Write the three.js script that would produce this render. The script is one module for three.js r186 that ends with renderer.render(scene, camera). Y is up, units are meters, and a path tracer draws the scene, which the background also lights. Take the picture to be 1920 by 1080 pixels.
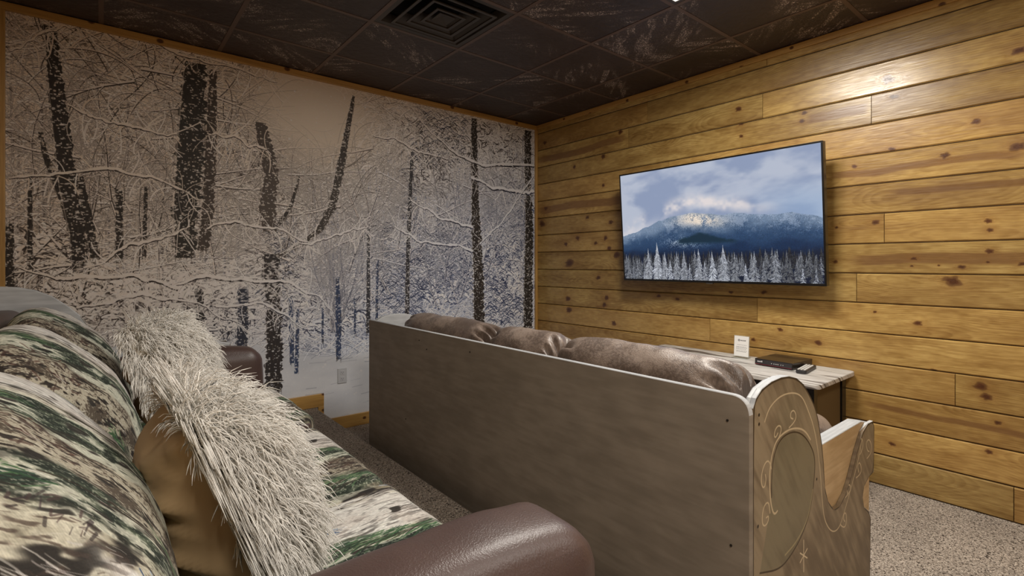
import * as THREE from 'three';
import { RoundedBoxGeometry } from 'three/addons/geometries/RoundedBoxGeometry.js';
import { mergeGeometries } from 'three/addons/utils/BufferGeometryUtils.js';
import { RectAreaLightUniformsLib } from 'three/addons/lights/RectAreaLightUniformsLib.js';

// ---------------------------------------------------------------- camera, lights, exposure
const scene = new THREE.Scene();
scene.background = new THREE.Color(0x000000);
const camera = new THREE.PerspectiveCamera(2 * Math.atan(540 / 944) * 180 / Math.PI, 16 / 9, 0.02, 40);
camera.position.set(0, 1.27, 0);
camera.rotation.set(0, -39.3 * Math.PI / 180, 0);
camera.setViewOffset(1920, 1080, 0, 45, 1920, 1080);   // lens shifted down a little: verticals stay vertical
scene.add(camera);
const renderer = new THREE.WebGLRenderer({ antialias: true });
renderer.toneMapping = THREE.LinearToneMapping;
renderer.toneMappingExposure = 1.25;
renderer.shadowMap.enabled = true;
RectAreaLightUniformsLib.init();

const SCREEN_GLOW = 0.72;
const LIGHT_COLOR = 0xfff8ee;
// ceiling panels of 2 x 2 ft in the suspended grid: [x centre, z centre, radiance]
const PANELS = [[2.135, -1.275, 42], [2.135, 0.555, 15], [0.305, 0.555, 36]];

// ---------------------------------------------------------------- room sizes (metres)
const XR = 3.468, XL = -0.56, ZB = -3.843, ZF = 1.95, HC = 2.684, PH = 0.20, PX = 1.26;
const GX = [-0.56, 0.005, 0.613, 1.222, 1.832, 2.441, 3.05, 3.468];
const GZ = [-3.843, -3.40, -2.795, -2.185, -1.575, -0.965, -0.355, 0.255, 0.865, 1.475, 1.95];

// ---------------------------------------------------------------- helpers
function mulberry(a) { return function () { a |= 0; a = a + 0x6D2B79F5 | 0; let t = Math.imul(a ^ a >>> 15, 1 | a); t = t + Math.imul(t ^ t >>> 7, 61 | t) ^ t; return ((t ^ t >>> 14) >>> 0) / 4294967296; }; }
function hash2(x, y, s) { let h = Math.imul(x | 0, 374761393) + Math.imul(y | 0, 668265263) + Math.imul(s | 0, 1442695041) | 0; h = Math.imul(h ^ h >>> 13, 1274126177); h ^= h >>> 16; return (h >>> 0) / 4294967296; }
const NT = new Float32Array(512 * 512); { const r = mulberry(4242); for (let i = 0; i < NT.length; i++) NT[i] = r(); }
function noise(x, y, s = 0) {   // value noise from a table
  const gx = Math.floor(x), gy = Math.floor(y), fx = x - gx, fy = y - gy, u = fx * fx * (3 - 2 * fx), v = fy * fy * (3 - 2 * fy);
  const x0 = (gx + s * 131) & 511, x1 = (x0 + 1) & 511, y0 = ((gy + s * 57) & 511) << 9, y1 = ((gy + s * 57 + 1) & 511) << 9;
  const a = NT[y0 + x0], b = NT[y0 + x1], c = NT[y1 + x0], d = NT[y1 + x1];
  return a + (b - a) * u + (c - a) * v + (a - b - c + d) * u * v;
}
function fbm(x, y, s = 0, n = 4) { let r = 0, a = 0.5, t = 0; for (let i = 0; i < n; i++) { r += a * noise(x, y, s + i * 17); t += a; x *= 2.03; y *= 2.03; a *= 0.5; } return r / t; }
const clamp = (x, a = 0, b = 1) => Math.min(b, Math.max(a, x));
const smooth = (a, b, x) => { const t = clamp((x - a) / (b - a)); return t * t * (3 - 2 * t); };
const lerp = (a, b, t) => a + (b - a) * t;
const mix3 = (a, b, t) => [lerp(a[0], b[0], t), lerp(a[1], b[1], t), lerp(a[2], b[2], t)];
function dataTex(w, h, fn, srgb = true, repeat = true) {   // fn(x, y) -> [r,g,b] 0..255; row 0 is v = 0
  const d = new Uint8Array(w * h * 4);
  for (let y = 0; y < h; y++) for (let x = 0; x < w; x++) { const c = fn(x, y), i = (y * w + x) * 4; d[i] = clamp(c[0], 0, 255); d[i + 1] = clamp(c[1], 0, 255); d[i + 2] = clamp(c[2], 0, 255); d[i + 3] = 255; }
  const t = new THREE.DataTexture(d, w, h); t.magFilter = THREE.LinearFilter; t.minFilter = THREE.LinearMipmapLinearFilter; t.generateMipmaps = true;
  if (repeat) t.wrapS = t.wrapT = THREE.MirroredRepeatWrapping;
  if (srgb) t.colorSpace = THREE.SRGBColorSpace; t.needsUpdate = true; return t;
}
function canvasTex(c, srgb = true) { const t = new THREE.CanvasTexture(c); if (srgb) t.colorSpace = THREE.SRGBColorSpace; t.wrapS = t.wrapT = THREE.ClampToEdgeWrapping; return t; }
function newCanvas(w, h) { const c = document.createElement('canvas'); c.width = w; c.height = h; return c; }
const counts = {};
function numbered(n) { const k = counts[n] || 0; counts[n] = k + 1; return k ? n + '_' + String(k).padStart(3, '0') : n; }
function finish(o) { o.traverse((m) => { if (m.isMesh) { m.castShadow = true; m.receiveShadow = true; } }); return o; }
function mesh(name, geo, mat, parent) { const m = new THREE.Mesh(geo, mat); m.name = parent === scene ? numbered(name) : name; m.castShadow = m.receiveShadow = true; parent.add(m); return m; }
function thing(name, label, category, pos = [0, 0, 0], group) {
  const g = new THREE.Group(); g.name = numbered(name); g.position.set(...pos); g.userData = { label, category }; if (group) g.userData.group = group; scene.add(g); return g;
}
function structure(o, label) { o.userData.kind = 'structure'; if (label) o.userData.label = label; return o; }
function boxGeo(x0, x1, y0, y1, z0, z1) { const g = new THREE.BoxGeometry(x1 - x0, y1 - y0, z1 - z0); g.translate((x0 + x1) / 2, (y0 + y1) / 2, (z0 + z1) / 2); return g; }
function rboxGeo(x0, x1, y0, y1, z0, z1, r = 0.005, s = 2) { const g = new RoundedBoxGeometry(x1 - x0, y1 - y0, z1 - z0, s, r); g.translate((x0 + x1) / 2, (y0 + y1) / 2, (z0 + z1) / 2); return g; }
// uv in metres by dominant axis of the normal (box mapping)
function boxUV(g, k = 1) {
  if (g.index) g = g.toNonIndexed();
  const p = g.attributes.position, n = g.attributes.normal, uv = new Float32Array(p.count * 2);
  for (let i = 0; i < p.count; i++) {
    const nx = Math.abs(n.getX(i)), ny = Math.abs(n.getY(i)), nz = Math.abs(n.getZ(i));
    let a, b; if (ny >= nx && ny >= nz) { a = p.getX(i); b = p.getZ(i); } else if (nx >= nz) { a = p.getZ(i); b = p.getY(i); } else { a = p.getX(i); b = p.getY(i); }
    uv[i * 2] = a * k; uv[i * 2 + 1] = b * k;
  }
  g.setAttribute('uv', new THREE.BufferAttribute(uv, 2)); return g;
}
// normals averaged over equal positions, so that uv seams stay invisible
function weld(g) {
  g.computeVertexNormals();
  const p = g.attributes.position, n = g.attributes.normal, m = new Map();
  const key = (i) => Math.round(p.getX(i) * 2e4) + ',' + Math.round(p.getY(i) * 2e4) + ',' + Math.round(p.getZ(i) * 2e4);
  for (let i = 0; i < p.count; i++) { const k = key(i), v = m.get(k) || [0, 0, 0]; v[0] += n.getX(i); v[1] += n.getY(i); v[2] += n.getZ(i); m.set(k, v); }
  for (let i = 0; i < p.count; i++) { const v = m.get(key(i)), l = Math.hypot(...v) || 1; n.setXYZ(i, v[0] / l, v[1] / l, v[2] / l); }
  return g;
}
const std = (o) => new THREE.MeshStandardMaterial(o), phys = (o) => new THREE.MeshPhysicalMaterial(o);

// ---------------------------------------------------------------- procedural materials
// knots of the boarded wall: z, y, radius
const KN = [-0.864, 2.317, 0.03, -1.317, 2.179, 0.016, -1.301, 2.23, 0.016, -1.726, 2.355, 0.023, -1.707, 2.25, 0.019, -1.707, 2.161, 0.015, -0.335, 2.311, 0.026, -0.836, 2.213, 0.019, -0.49, 1.998, 0.019, -0.611, 1.844, 0.021, -0.339, 1.843, 0.03, -0.846, 1.919, 0.015, -1.026, 1.85, 0.014, -3.719, 2.49, 0.025, -2.765, 2.405, 0.025, -2.955, 2.225, 0.025, -3.307, 2.187, 0.022, -2.955, 1.968, 0.018, -3.704, 1.828, 0.026, -3.145, 1.697, 0.022, -2.87, 1.635, 0.024, -3.759, 1.676, 0.04, -3.419, 1.46, 0.026, -3.265, 1.51, 0.026, -3.042, 1.458, 0.02, -2.93, 1.497, 0.025, -2.888, 1.406, 0.025, -3.369, 1.275, 0.05, -2.811, 1.349, 0.032, -3.011, 1.145, 0.025, -3.391, 0.933, 0.03, -2.918, 0.968, 0.028, -2.943, 0.905, 0.025, -3.376, 0.827, 0.035, -2.835, 0.754, 0.024, -0.922, 1.51, 0.02, -0.444, 1.485, 0.016, -0.438, 1.439, 0.014, -0.745, 1.299, 0.014, -0.754, 1.258, 0.008, -0.638, 1.261, 0.006, -0.547, 1.253, 0.016, -0.44, 1.332, 0.018, -0.446, 1.278, 0.008, -0.322, 1.27, 0.016, -0.579, 1.178, 0.038, -0.728, 0.945, 0.02, -1.45, 0.838, 0.016, -1.224, 0.777, 0.021, -0.473, 0.646, 0.027, -0.45, 0.596, 0.024, -0.411, 0.476, 0.015, -0.844, 0.25, 0.015, -0.442, 0.321, 0.016, -1.121, 1.491, 0.01, -1.127, 1.283, 0.014, -2.38, 1.013, 0.018, -2.211, 0.997, 0.018, -1.784, 1.069, 0.015, -1.554, 1.079, 0.018, -1.626, 0.75, 0.015, -0.66, 0.696, 0.013, -0.925, 0.992, 0.01];
const BH = 0.1731, BTOP = 2.600;     // board pitch and the top joint
const JOINTS = { 0: [-1.533], 1: [-2.487], 2: [-2.68, -1.561], 3: [-0.941], 4: [-2.287], 5: [-0.1], 6: [], 7: [-0.879], 8: [0.2], 9: [-1.015], 10: [-1.597], 11: [-1.942], 12: [-0.571], 13: [-2.9], 14: [-1.8], 15: [-0.352] };
function boardAt(z, y) { const row = Math.min(15, Math.max(0, Math.floor((BTOP - y) / BH) + 1)); let s = 0; for (const j of JOINTS[row]) if (z > j) s++; return [row, s]; }
const boardInfo = {};
function bInfo(row, s) {
  const k = row * 10 + s; if (boardInfo[k]) return boardInfo[k];
  const r = mulberry(row * 131 + s * 977 + 5);
  const o = { cv: (r() - 0.5) * 0.26, h0: 0.01 + r() * 0.09, sl: (r() - 0.5) * 0.06, tone: 0.9 + r() * 0.2, warm: r(), band: r() < 0.28 ? 1 : 0, bandC: (r() - 0.5) * 0.06, seed: Math.floor(r() * 1e4), u0: r() * 3 };
  if ((row === 2 && s === 0) || row === 5 || row === 8) { o.band = 1; }
  return boardInfo[k] = o;
}
// brown heartwood bands: row, z from, z to, offset across the board at both ends, half width
const HEART = [[2, -3.85, -2.68, -0.02, 0.0, 0.03], [5, -3.85, -2.5, -0.01, 0.01, 0.034], [8, -1.1, 0.2, 0.0, 0.015, 0.028], [5, -1.2, -0.3, 0.0, -0.02, 0.02], [6, -0.9, 0.1, 0.02, 0.0, 0.018], [13, -1.0, -0.2, 0.01, -0.01, 0.015], [3, -1.3, -0.95, 0.0, 0.0, 0.03]];
const WT_W = 2048, WT_H = 1374, WT_Z0 = -3.85, WT_L = 4.0;
const knotsByRow = {};
for (let i = 0; i < KN.length; i += 3) { const [row, s] = boardAt(KN[i], KN[i + 1]); (knotsByRow[row * 10 + s] ||= []).push([KN[i], KN[i + 1], KN[i + 2] * 0.74]); }
const woodRough = new Uint8Array(WT_W * WT_H);
const woodTex = dataTex(WT_W, WT_H, (px, py) => {
  const z = WT_Z0 + px / WT_W * WT_L, y = py / WT_H * HC;
  const [row, s] = boardAt(z, y), b = bInfo(row, s), yc = row === 0 ? 2.65 : BTOP - BH * (row - 0.5);
  let v = y - yc; const sd = b.seed;
  let kd = 0, ring = 0, halo = 0;
  for (const k of knotsByRow[row * 10 + s] || []) {
    const dz = (z - k[0]) / 1.35, dy = y - k[1], r = k[2] * 0.8 * (0.65 + 0.7 * noise(Math.atan2(dy, dz) * 1.6 + 9, k[0] * 31, 3)), d = Math.hypot(dz, dy) / r;
    if (d < 6) { v += Math.sign(dy || 1) * r * -0.7 * Math.exp(-d * d / 3.5); ring = Math.max(ring, Math.exp(-Math.pow(d - 1, 2) * 14)); kd = Math.max(kd, 1 - smooth(0.55, 1.02, d)); halo = Math.max(halo, Math.exp(-d * d / 7)); }
  }
  const wob = (fbm(z * 1.7 + b.u0, v * 3, sd, 3) - 0.5) * 0.10;
  const rr = Math.hypot(v - b.cv + wob, b.h0 + (z + 2) * b.sl + (fbm(z * 2.3, 0.5, sd + 7, 2) - 0.5) * 0.12);
  const rings = rr * 105, ph = rings - Math.floor(rings);
  let g = smooth(0.15, 0.85, ph) * (1 - smooth(0.88, 1.0, ph));
  g *= 0.55 + 0.45 * noise(z * 3, v * 40, sd + 2);
  const fine = fbm(z * 14, v * 520, sd + 3, 2), pore = noise(z * 40, v * 900, sd + 4), blotch = fbm(z * 3.4, v * 15, sd + 5, 4), fleck = fbm(z * 26, v * 60, sd + 9, 2);
  let t = 0.36 + 0.46 * (blotch - 0.5) * 2 + g * 0.24 + (fine - 0.5) * 0.46 + (pore - 0.5) * 0.16 + (fleck - 0.5) * 0.42;
  let c = mix3([198, 168, 104], [126, 93, 44], clamp(t));
  c = mix3(c, [158, 110, 58], b.warm * 0.22);
  for (const [br, a0, a1, c0, c1, hw] of HEART) if (br === row && z > a0 && z < a1) { const f = (z - a0) / (a1 - a0), e = Math.abs(v - lerp(c0, c1, f) + (fbm(z * 2.1, 1, sd + 6, 3) - 0.5) * 0.05), w = (1 - smooth(hw - 0.006, hw + 0.005, e + (fine - 0.5) * 0.012)) * smooth(0, 0.12, f) * (1 - smooth(0.9, 1, f)) * 0.62; c = mix3(c, [112, 76, 44], w); }
  c = mix3(c, [134, 90, 42], halo * 0.30 * (0.5 + blotch));
  c = mix3(c, [80, 48, 26], ring * 0.6); c = mix3(c, [62, 34, 20], kd * 0.88);
  if (kd > 0.5) c = mix3(c, [116, 66, 32], 0.5 * noise(z * 300, y * 300, 5));
  woodRough[py * WT_W + px] = clamp(0.34 + 0.25 * (blotch - 0.5) + 0.22 * (fine - 0.5), 0.1, 1) * 255;
  return [c[0] * b.tone, c[1] * b.tone, c[2] * b.tone];
}, true, false);
woodTex.wrapS = THREE.MirroredRepeatWrapping; woodTex.wrapT = THREE.ClampToEdgeWrapping;
const roughTex = dataTex(1024, 687, (x, y) => { const v = woodRough[(y * 2) * WT_W + x * 2]; return [v, v, v]; }, false, false);
roughTex.wrapS = THREE.MirroredRepeatWrapping;
const mBoard = phys({ map: woodTex, roughnessMap: roughTex, roughness: 1, bumpMap: roughTex, bumpScale: 0.003, clearcoat: 0.35, clearcoatRoughness: 0.28 });
// wood for the trims (uv in metres along u)
const trimTex = dataTex(1024, 128, (px, py) => {
  const u = px / 1024 * 2, v = py / 128 * 0.12;
  let kd = 0; for (const [ku, kv, r] of [[0.22, 0.05, 0.012], [0.55, 0.03, 0.014], [0.97, 0.07, 0.010], [1.3, 0.04, 0.015], [1.72, 0.06, 0.011]]) kd = Math.max(kd, 1 - smooth(0.6, 1.3, Math.hypot((u - ku) / 1.3, v - kv) / r));
  const t = 0.35 + (fbm(u * 3, v * 30, 61) - 0.5) * 0.6 + (fbm(u * 10, v * 300, 62, 2) - 0.5) * 0.5;
  return mix3(mix3([204, 164, 96], [150, 108, 52], clamp(t)), [72, 38, 16], kd * 0.85);
});
const mTrim = phys({ map: trimTex, roughness: 0.42, clearcoat: 0.25, clearcoatRoughness: 0.3 });
const carpetTex = dataTex(1024, 1024, (x, y) => {
  const n = 0.55 * hash2(x >> 2, y >> 2, 71) + 0.45 * noise(x / 3.1, y / 3.1, 72), big = fbm(x / 160, y / 160, 73);
  const f = noise(x / 5.2, y / 5.2, 74);
  let c = mix3([104, 94, 84], [208, 196, 182], clamp(n * 1.35 - 0.12)); if (f > 0.74 && n < 0.62) c = mix3(c, [44, 36, 30], 0.85); const k = 0.92 + 0.16 * big; return [c[0] * k, c[1] * k, c[2] * k];
});
const carpetBump = dataTex(512, 512, (x, y) => { const v = 255 * (0.6 * hash2(x >> 1, y >> 1, 75) + 0.4 * noise(x / 3, y / 3, 76)); return [v, v, v]; }, false);
const mCarpet = std({ map: carpetTex, bumpMap: carpetBump, bumpScale: 0.006, roughness: 1 });
// ceiling tiles: nearly black with silvery dry-brushed flecks
const tileTex = dataTex(1024, 1024, (x, y) => {
  const u = x / 1024 * 2.4, v = y / 1024 * 2.4;
  const zone = smooth(0.38, 0.62, fbm(u * 1.6 + v * 0.7, v * 3.2 - u * 1.2, 81, 3)), streak = smooth(0.50, 0.68, fbm((u + v) * 5, (v - u) * 26, 82, 3)), grit = smooth(0.60, 0.80, noise(x / 1.7, y / 1.7, 83));
  const base = mix3([46, 36, 35], [68, 56, 54], fbm(u * 4, v * 4, 84));
  return mix3(base, [206, 192, 180], clamp(zone * streak * (0.15 + 0.85 * grit) * 1.0 + 0.26 * zone * grit));
});
const tileBump = dataTex(512, 512, (x, y) => { const v = 255 * fbm(x / 6, y / 6, 85, 3); return [v, v, v]; }, false);
const mTile = phys({ map: tileTex, bumpMap: tileBump, bumpScale: 0.004, roughness: 0.55, clearcoat: 0.12, clearcoatRoughness: 0.45 });
const mGrid = std({ color: 0x6a5850, roughness: 0.5, metalness: 0.2 });
const mVent = std({ color: 0x45403c, roughness: 0.5, metalness: 0.15 });
const mVentDark = std({ color: 0x0b0a0a, roughness: 0.9 });
const mBlackPlastic = phys({ color: 0x0d0d0e, roughness: 0.32, clearcoat: 0.3, clearcoatRoughness: 0.2 });
const mBacking = std({ color: 0x2a1c10, roughness: 0.9 });
const mPlain = std({ color: 0xa88450, roughness: 0.7 });

// ---------------------------------------------------------------- the forest print of the mural
const MX0 = -0.40, MX1 = 3.47, MH = 2.684, MW_PX = 2048, MH_PX = 1420;
function paintMural() {
  const S = MW_PX / (MX1 - MX0), c = newCanvas(MW_PX, MH_PX), g = c.getContext('2d'), R = mulberry(2024);
  const X = (x) => (x - MX0) * S, Y = (y) => (MH - y) * S;
  const rgb = (a, al = 1) => `rgba(${a[0] | 0},${a[1] | 0},${a[2] | 0},${al})`;
  // colours of the print by place: tan and grey at the upper left, blue-white below on the right
  const snowAt = (x, y) => { const t = smooth(0.3, 2.2, x * 0.55 + (2.3 - y) * 0.75); return mix3([236, 219, 200], [230, 236, 248], t); };
  const darkAt = (x, y) => { const t = smooth(0.9, 2.2, x * 0.45 + (2.3 - y) * 0.8); return mix3([44, 34, 27], [30, 42, 80], t); };
  const midAt = (x, y) => mix3(snowAt(x, y), darkAt(x, y), 0.42);
  const glow = (x, y) => Math.exp(-(Math.pow((x - 1.25) / 0.42, 2) + Math.pow((y - 2.42) / 0.34, 2)));
  // 1 background sheet: soft mottled woodland haze
  const im = g.createImageData(MW_PX, MH_PX);
  for (let py = 0; py < MH_PX; py++) for (let px = 0; px < MW_PX; px++) {
    const x = MX0 + px / S, y = MH - py / S, gl = clamp(glow(x, y) * 1.6);
    let k = fbm(x * 5, y * 4, 11, 4) * 0.35 + fbm(x * 60, y * 44, 12, 2) * 0.3 + noise(x * 210, y * 190, 15) * 0.35;
    k = smooth(0.30, 0.62, k);
    let col = mix3(mix3(snowAt(x, y), darkAt(x, y), 0.58), snowAt(x, y), clamp(k * 0.82 + 0.22));
    const pine = smooth(1.65, 2.1, x) * (1 - smooth(2.55, 2.75, x)) * smooth(0.7, 1.0, y) * (1 - smooth(1.45, 1.85, y)); // dark blue firs
    col = mix3(col, [56, 76, 124], pine * 0.62 * (1 - k * 0.45));
    col = mix3(col, [216, 200, 180], gl);
    const gy = 0.66 + 0.10 * Math.sin(x * 3.1) + 0.05 * fbm(x * 6, 1, 13), gr = smooth(gy + 0.03, gy - 0.06, y) * smooth(0.2, 0.9, x);          // snowy ground
    col = mix3(col, mix3([234, 236, 240], [204, 208, 216], fbm(x * 3.5, y * 9, 14)), gr * 0.97);
    const i = (py * MW_PX + px) * 4; im.data[i] = col[0]; im.data[i + 1] = col[1]; im.data[i + 2] = col[2]; im.data[i + 3] = 255;
  }
  g.putImageData(im, 0, 0); g.lineCap = 'round'; g.lineJoin = 'round';
  const ground = (x) => 0.66 + 0.10 * Math.sin(x * 3.1);
  const clear = (x, y) => R() < glow(x, y) * 1.15 || (x > 0.6 && y < ground(x));
  // 2 distant straight stems
  for (let i = 0; i < 420; i++) {
    const x = MX0 + R() * 3.87, b = ground(x) + R() * 0.25, h = 0.4 + R() * 1.2, w = 0.004 + R() * R() * 0.016; if (glow(x, b + h) > 0.25) continue;
    const d = mix3(darkAt(x, b), snowAt(x, b), 0.15 + R() * 0.4), l = (R() - 0.5) * 0.10;
    g.strokeStyle = rgb(d, 0.5 + R() * 0.35); g.lineWidth = w * S; g.beginPath(); g.moveTo(X(x), Y(b)); g.lineTo(X(x + l), Y(b + h)); g.stroke();
    g.strokeStyle = rgb(snowAt(x, b), 0.7); g.lineWidth = Math.max(1, w * S * 0.35); g.beginPath(); g.moveTo(X(x - w * 0.4), Y(b)); g.lineTo(X(x + l - w * 0.4), Y(b + h)); g.stroke();
  }
  // 3 twigs: short dark strokes each with snow lying on it
  function twig(x, y, len, ang, w, alpha, snow) {
    const bx = x + Math.cos(ang) * len, by = y + Math.sin(ang) * len, mx = (x + bx) / 2 + (R() - 0.5) * len * 0.7, my = (y + by) / 2 + (R() - 0.3) * len * 0.7;
    g.strokeStyle = rgb(darkAt(x, y), alpha); g.lineWidth = w * S; g.beginPath(); g.moveTo(X(x), Y(y)); g.quadraticCurveTo(X(mx), Y(my), X(bx), Y(by)); g.stroke();
    if (snow) { const o = w * (0.6 + R() * 0.8); g.strokeStyle = rgb(mix3(snowAt(x, y), [252, 249, 246], R() * 0.8), 0.94); g.lineWidth = w * S * (1.2 + R() * 1.3); g.beginPath(); g.moveTo(X(x), Y(y + o)); g.quadraticCurveTo(X(mx), Y(my + o), X(bx), Y(by + o)); g.stroke(); }
  }
  for (let i = 0; i < 16000; i++) {
    const x = MX0 + R() * 3.87, y = 0.5 + R() * 2.2; if (clear(x, y)) continue;
    twig(x, y, 0.03 + R() * 0.13, (R() < 0.5 ? 0 : Math.PI) + (R() - 0.5) * 1.9 + 0.1, 0.0013 + R() * 0.003, 0.25 + R() * 0.5, R() < 0.85);
  }
  // dark tangles low on the left and centre
  for (const [tx, ty, rx, ry, n] of [[0.2, 1.05, 0.5, 0.12, 500], [0.62, 0.92, 0.22, 0.16, 300], [0.95, 1.28, 0.12, 0.12, 160], [-0.2, 1.3, 0.2, 0.2, 180], [2.3, 2.35, 0.35, 0.22, 260], [2.25, 2.05, 0.2, 0.18, 200], [2.4, 1.3, 0.35, 0.4, 500], [3.05, 1.2, 0.3, 0.5, 420], [0.9, 1.9, 0.15, 0.3, 200], [1.3, 0.9, 0.4, 0.16, 200], [3.0, 2.3, 0.4, 0.3, 300]])
    for (let i = 0; i < n; i++) { const a = R() * 6.283, q = Math.sqrt(R()), x = tx + Math.cos(a) * q * rx, y = ty + Math.sin(a) * q * ry; twig(x, y, 0.02 + R() * 0.07, R() * 6.283, 0.004 + R() * 0.007, 0.75, R() < 0.6); }
  // long thin bare branches over the pale sky at the left and top
  for (let i = 0; i < 260; i++) { const x = MX0 + R() * 2.0, y = 1.45 + R() * 1.2; if (clear(x, y)) continue; twig(x, y, 0.15 + R() * 0.35, (R() < 0.5 ? 0.5 : 2.4) + (R() - 0.5) * 1.6, 0.0022 + R() * 0.0035, 0.75 + R() * 0.2, R() < 0.35); }
  // fir boughs: drooping dark strokes edged with snow
  for (const [x0, x1, y0, y1, n] of [[1.72, 2.66, 0.72, 1.75, 1500], [2.8, 3.42, 0.7, 2.1, 1100], [1.95, 2.6, 1.75, 2.62, 700], [0.62, 1.15, 1.0, 1.6, 420]])
    for (let i = 0; i < n; i++) {
      const x = lerp(x0, x1, R()), y = lerp(y0, y1, R()), q = fbm(x * 4, y * 3.4, 91, 2); if (q < 0.47) continue; const s = R() < 0.5 ? -1 : 1, l = 0.02 + R() * 0.05;
      g.strokeStyle = rgb(mix3(darkAt(x, y), [58, 74, 112], R() * 0.6), 0.8); g.lineWidth = (0.003 + R() * 0.006) * S; g.beginPath(); g.moveTo(X(x), Y(y)); g.quadraticCurveTo(X(x + s * l * 0.6), Y(y), X(x + s * l), Y(y - l * 0.6)); g.stroke();
      if (R() < 0.6) { g.strokeStyle = rgb(mix3(snowAt(x, y), [244, 246, 250], R()), 0.85); g.lineWidth = (0.0015 + R() * 0.004) * S; g.beginPath(); g.moveTo(X(x), Y(y + 0.006)); g.quadraticCurveTo(X(x + s * l * 0.6), Y(y + 0.006), X(x + s * l), Y(y - l * 0.6 + 0.004)); g.stroke(); }
    }
  // 4 saplings and branching boughs
  function bough(x, y, ang, len, w, depth) {
    let px = x, py = y, a = ang; const n = 7, pts = [[x, y]];
    for (let i = 0; i < n; i++) { a += (R() - 0.5) * 0.32; px += Math.cos(a) * len / n; py += Math.sin(a) * len / n; pts.push([px, py]); }
    for (let i = 0; i < n; i++) {
      const ww = w * (1 - i / n * 0.75); if (glow(pts[i][0], pts[i][1]) > 0.55) break;
      g.strokeStyle = rgb(darkAt(x, y), 0.92); g.lineWidth = Math.max(0.8, ww * S); g.beginPath(); g.moveTo(X(pts[i][0]), Y(pts[i][1])); g.lineTo(X(pts[i + 1][0]), Y(pts[i + 1][1])); g.stroke();
      const flat = Math.abs(Math.cos(a)); g.strokeStyle = rgb(mix3(snowAt(px, py), [246, 243, 240], 0.45), 0.95); g.lineWidth = Math.max(0.8, ww * S * (0.35 + 0.75 * flat)); const o = ww * 0.55;
      g.beginPath(); g.moveTo(X(pts[i][0] - o * 0.4), Y(pts[i][1] + o)); g.lineTo(X(pts[i + 1][0] - o * 0.4), Y(pts[i + 1][1] + o)); g.stroke();
      if (depth > 0 && i > 0) for (let k = 0; k < 2; k++) if (R() < 0.75) bough(pts[i][0], pts[i][1], a + (R() < 0.5 ? -1 : 1) * (0.4 + R() * 0.6), len * (0.35 + R() * 0.25), ww * 0.55, depth - 1);
    }
  }
  for (let i = 0; i < 46; i++) { const x = MX0 + R() * 3.87, y = 0.85 + R() * 0.9; if (glow(x, y + 0.4) > 0.4) continue; bough(x, y, Math.PI / 2 + (R() - 0.5) * 1.1, 0.5 + R() * 0.5, 0.008 + R() * 0.006, 2); }
  for (let i = 0; i < 40; i++) { const x = MX0 + R() * 3.87, y = 1.2 + R() * 1.4; bough(x, y, (R() < 0.5 ? 0 : Math.PI) + (R() - 0.5) * 0.9, 0.35 + R() * 0.4, 0.007 + R() * 0.006, 2); }
  // fan of thin upright saplings in the middle
  for (let i = 0; i < 26; i++) bough(1.40 + (R() - 0.5) * 0.08, 0.75, Math.PI / 2 + (R() - 0.5) * 0.9, 0.6 + R() * 0.35, 0.006, 1);
  { // the low sun bleaching the print behind the branches
    g.save(); g.translate(X(1.24), Y(2.40)); g.scale(1, 0.8); const q = g.createRadialGradient(0, 0, 0, 0, 0, 0.62 * S); q.addColorStop(0, 'rgba(232,218,200,0.97)'); q.addColorStop(0.45, 'rgba(228,214,197,0.8)'); q.addColorStop(1, 'rgba(224,210,194,0)'); g.fillStyle = q; g.fillRect(-0.7 * S, -0.7 * S, 1.4 * S, 1.4 * S); g.restore();
  }
  // 5 the big trunks: x, y, width triples from top to foot
  const bark = mix3([40, 32, 26], [30, 24, 20], 0.5);
  function trunk(a, dark = bark, blueFoot = 0) {
    const n = a.length / 3; const L = [], Rr = [];
    for (let i = 0; i < n; i++) { L.push([a[i * 3] - a[i * 3 + 2] / 2, a[i * 3 + 1]]); Rr.push([a[i * 3] + a[i * 3 + 2] / 2, a[i * 3 + 1]]); }
    const rough = (P) => { const o = []; for (let i = 0; i < P.length - 1; i++) { const m = Math.max(2, Math.ceil(Math.abs(P[i][1] - P[i + 1][1]) / 0.012)), w = a[i * 3 + 2]; for (let k = 0; k < m; k++) o.push([lerp(P[i][0], P[i + 1][0], k / m) + (R() - 0.5) * w * 0.28, lerp(P[i][1], P[i + 1][1], k / m)]); } o.push(P[P.length - 1]); return o; };
    g.fillStyle = rgb(dark, 0.93); g.beginPath(); rough(L).forEach((p, i) => (i ? g.lineTo(X(p[0]), Y(p[1])) : g.moveTo(X(p[0]), Y(p[1])))); rough(Rr).reverse().forEach((p) => g.lineTo(X(p[0]), Y(p[1]))); g.closePath(); g.fill();
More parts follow.
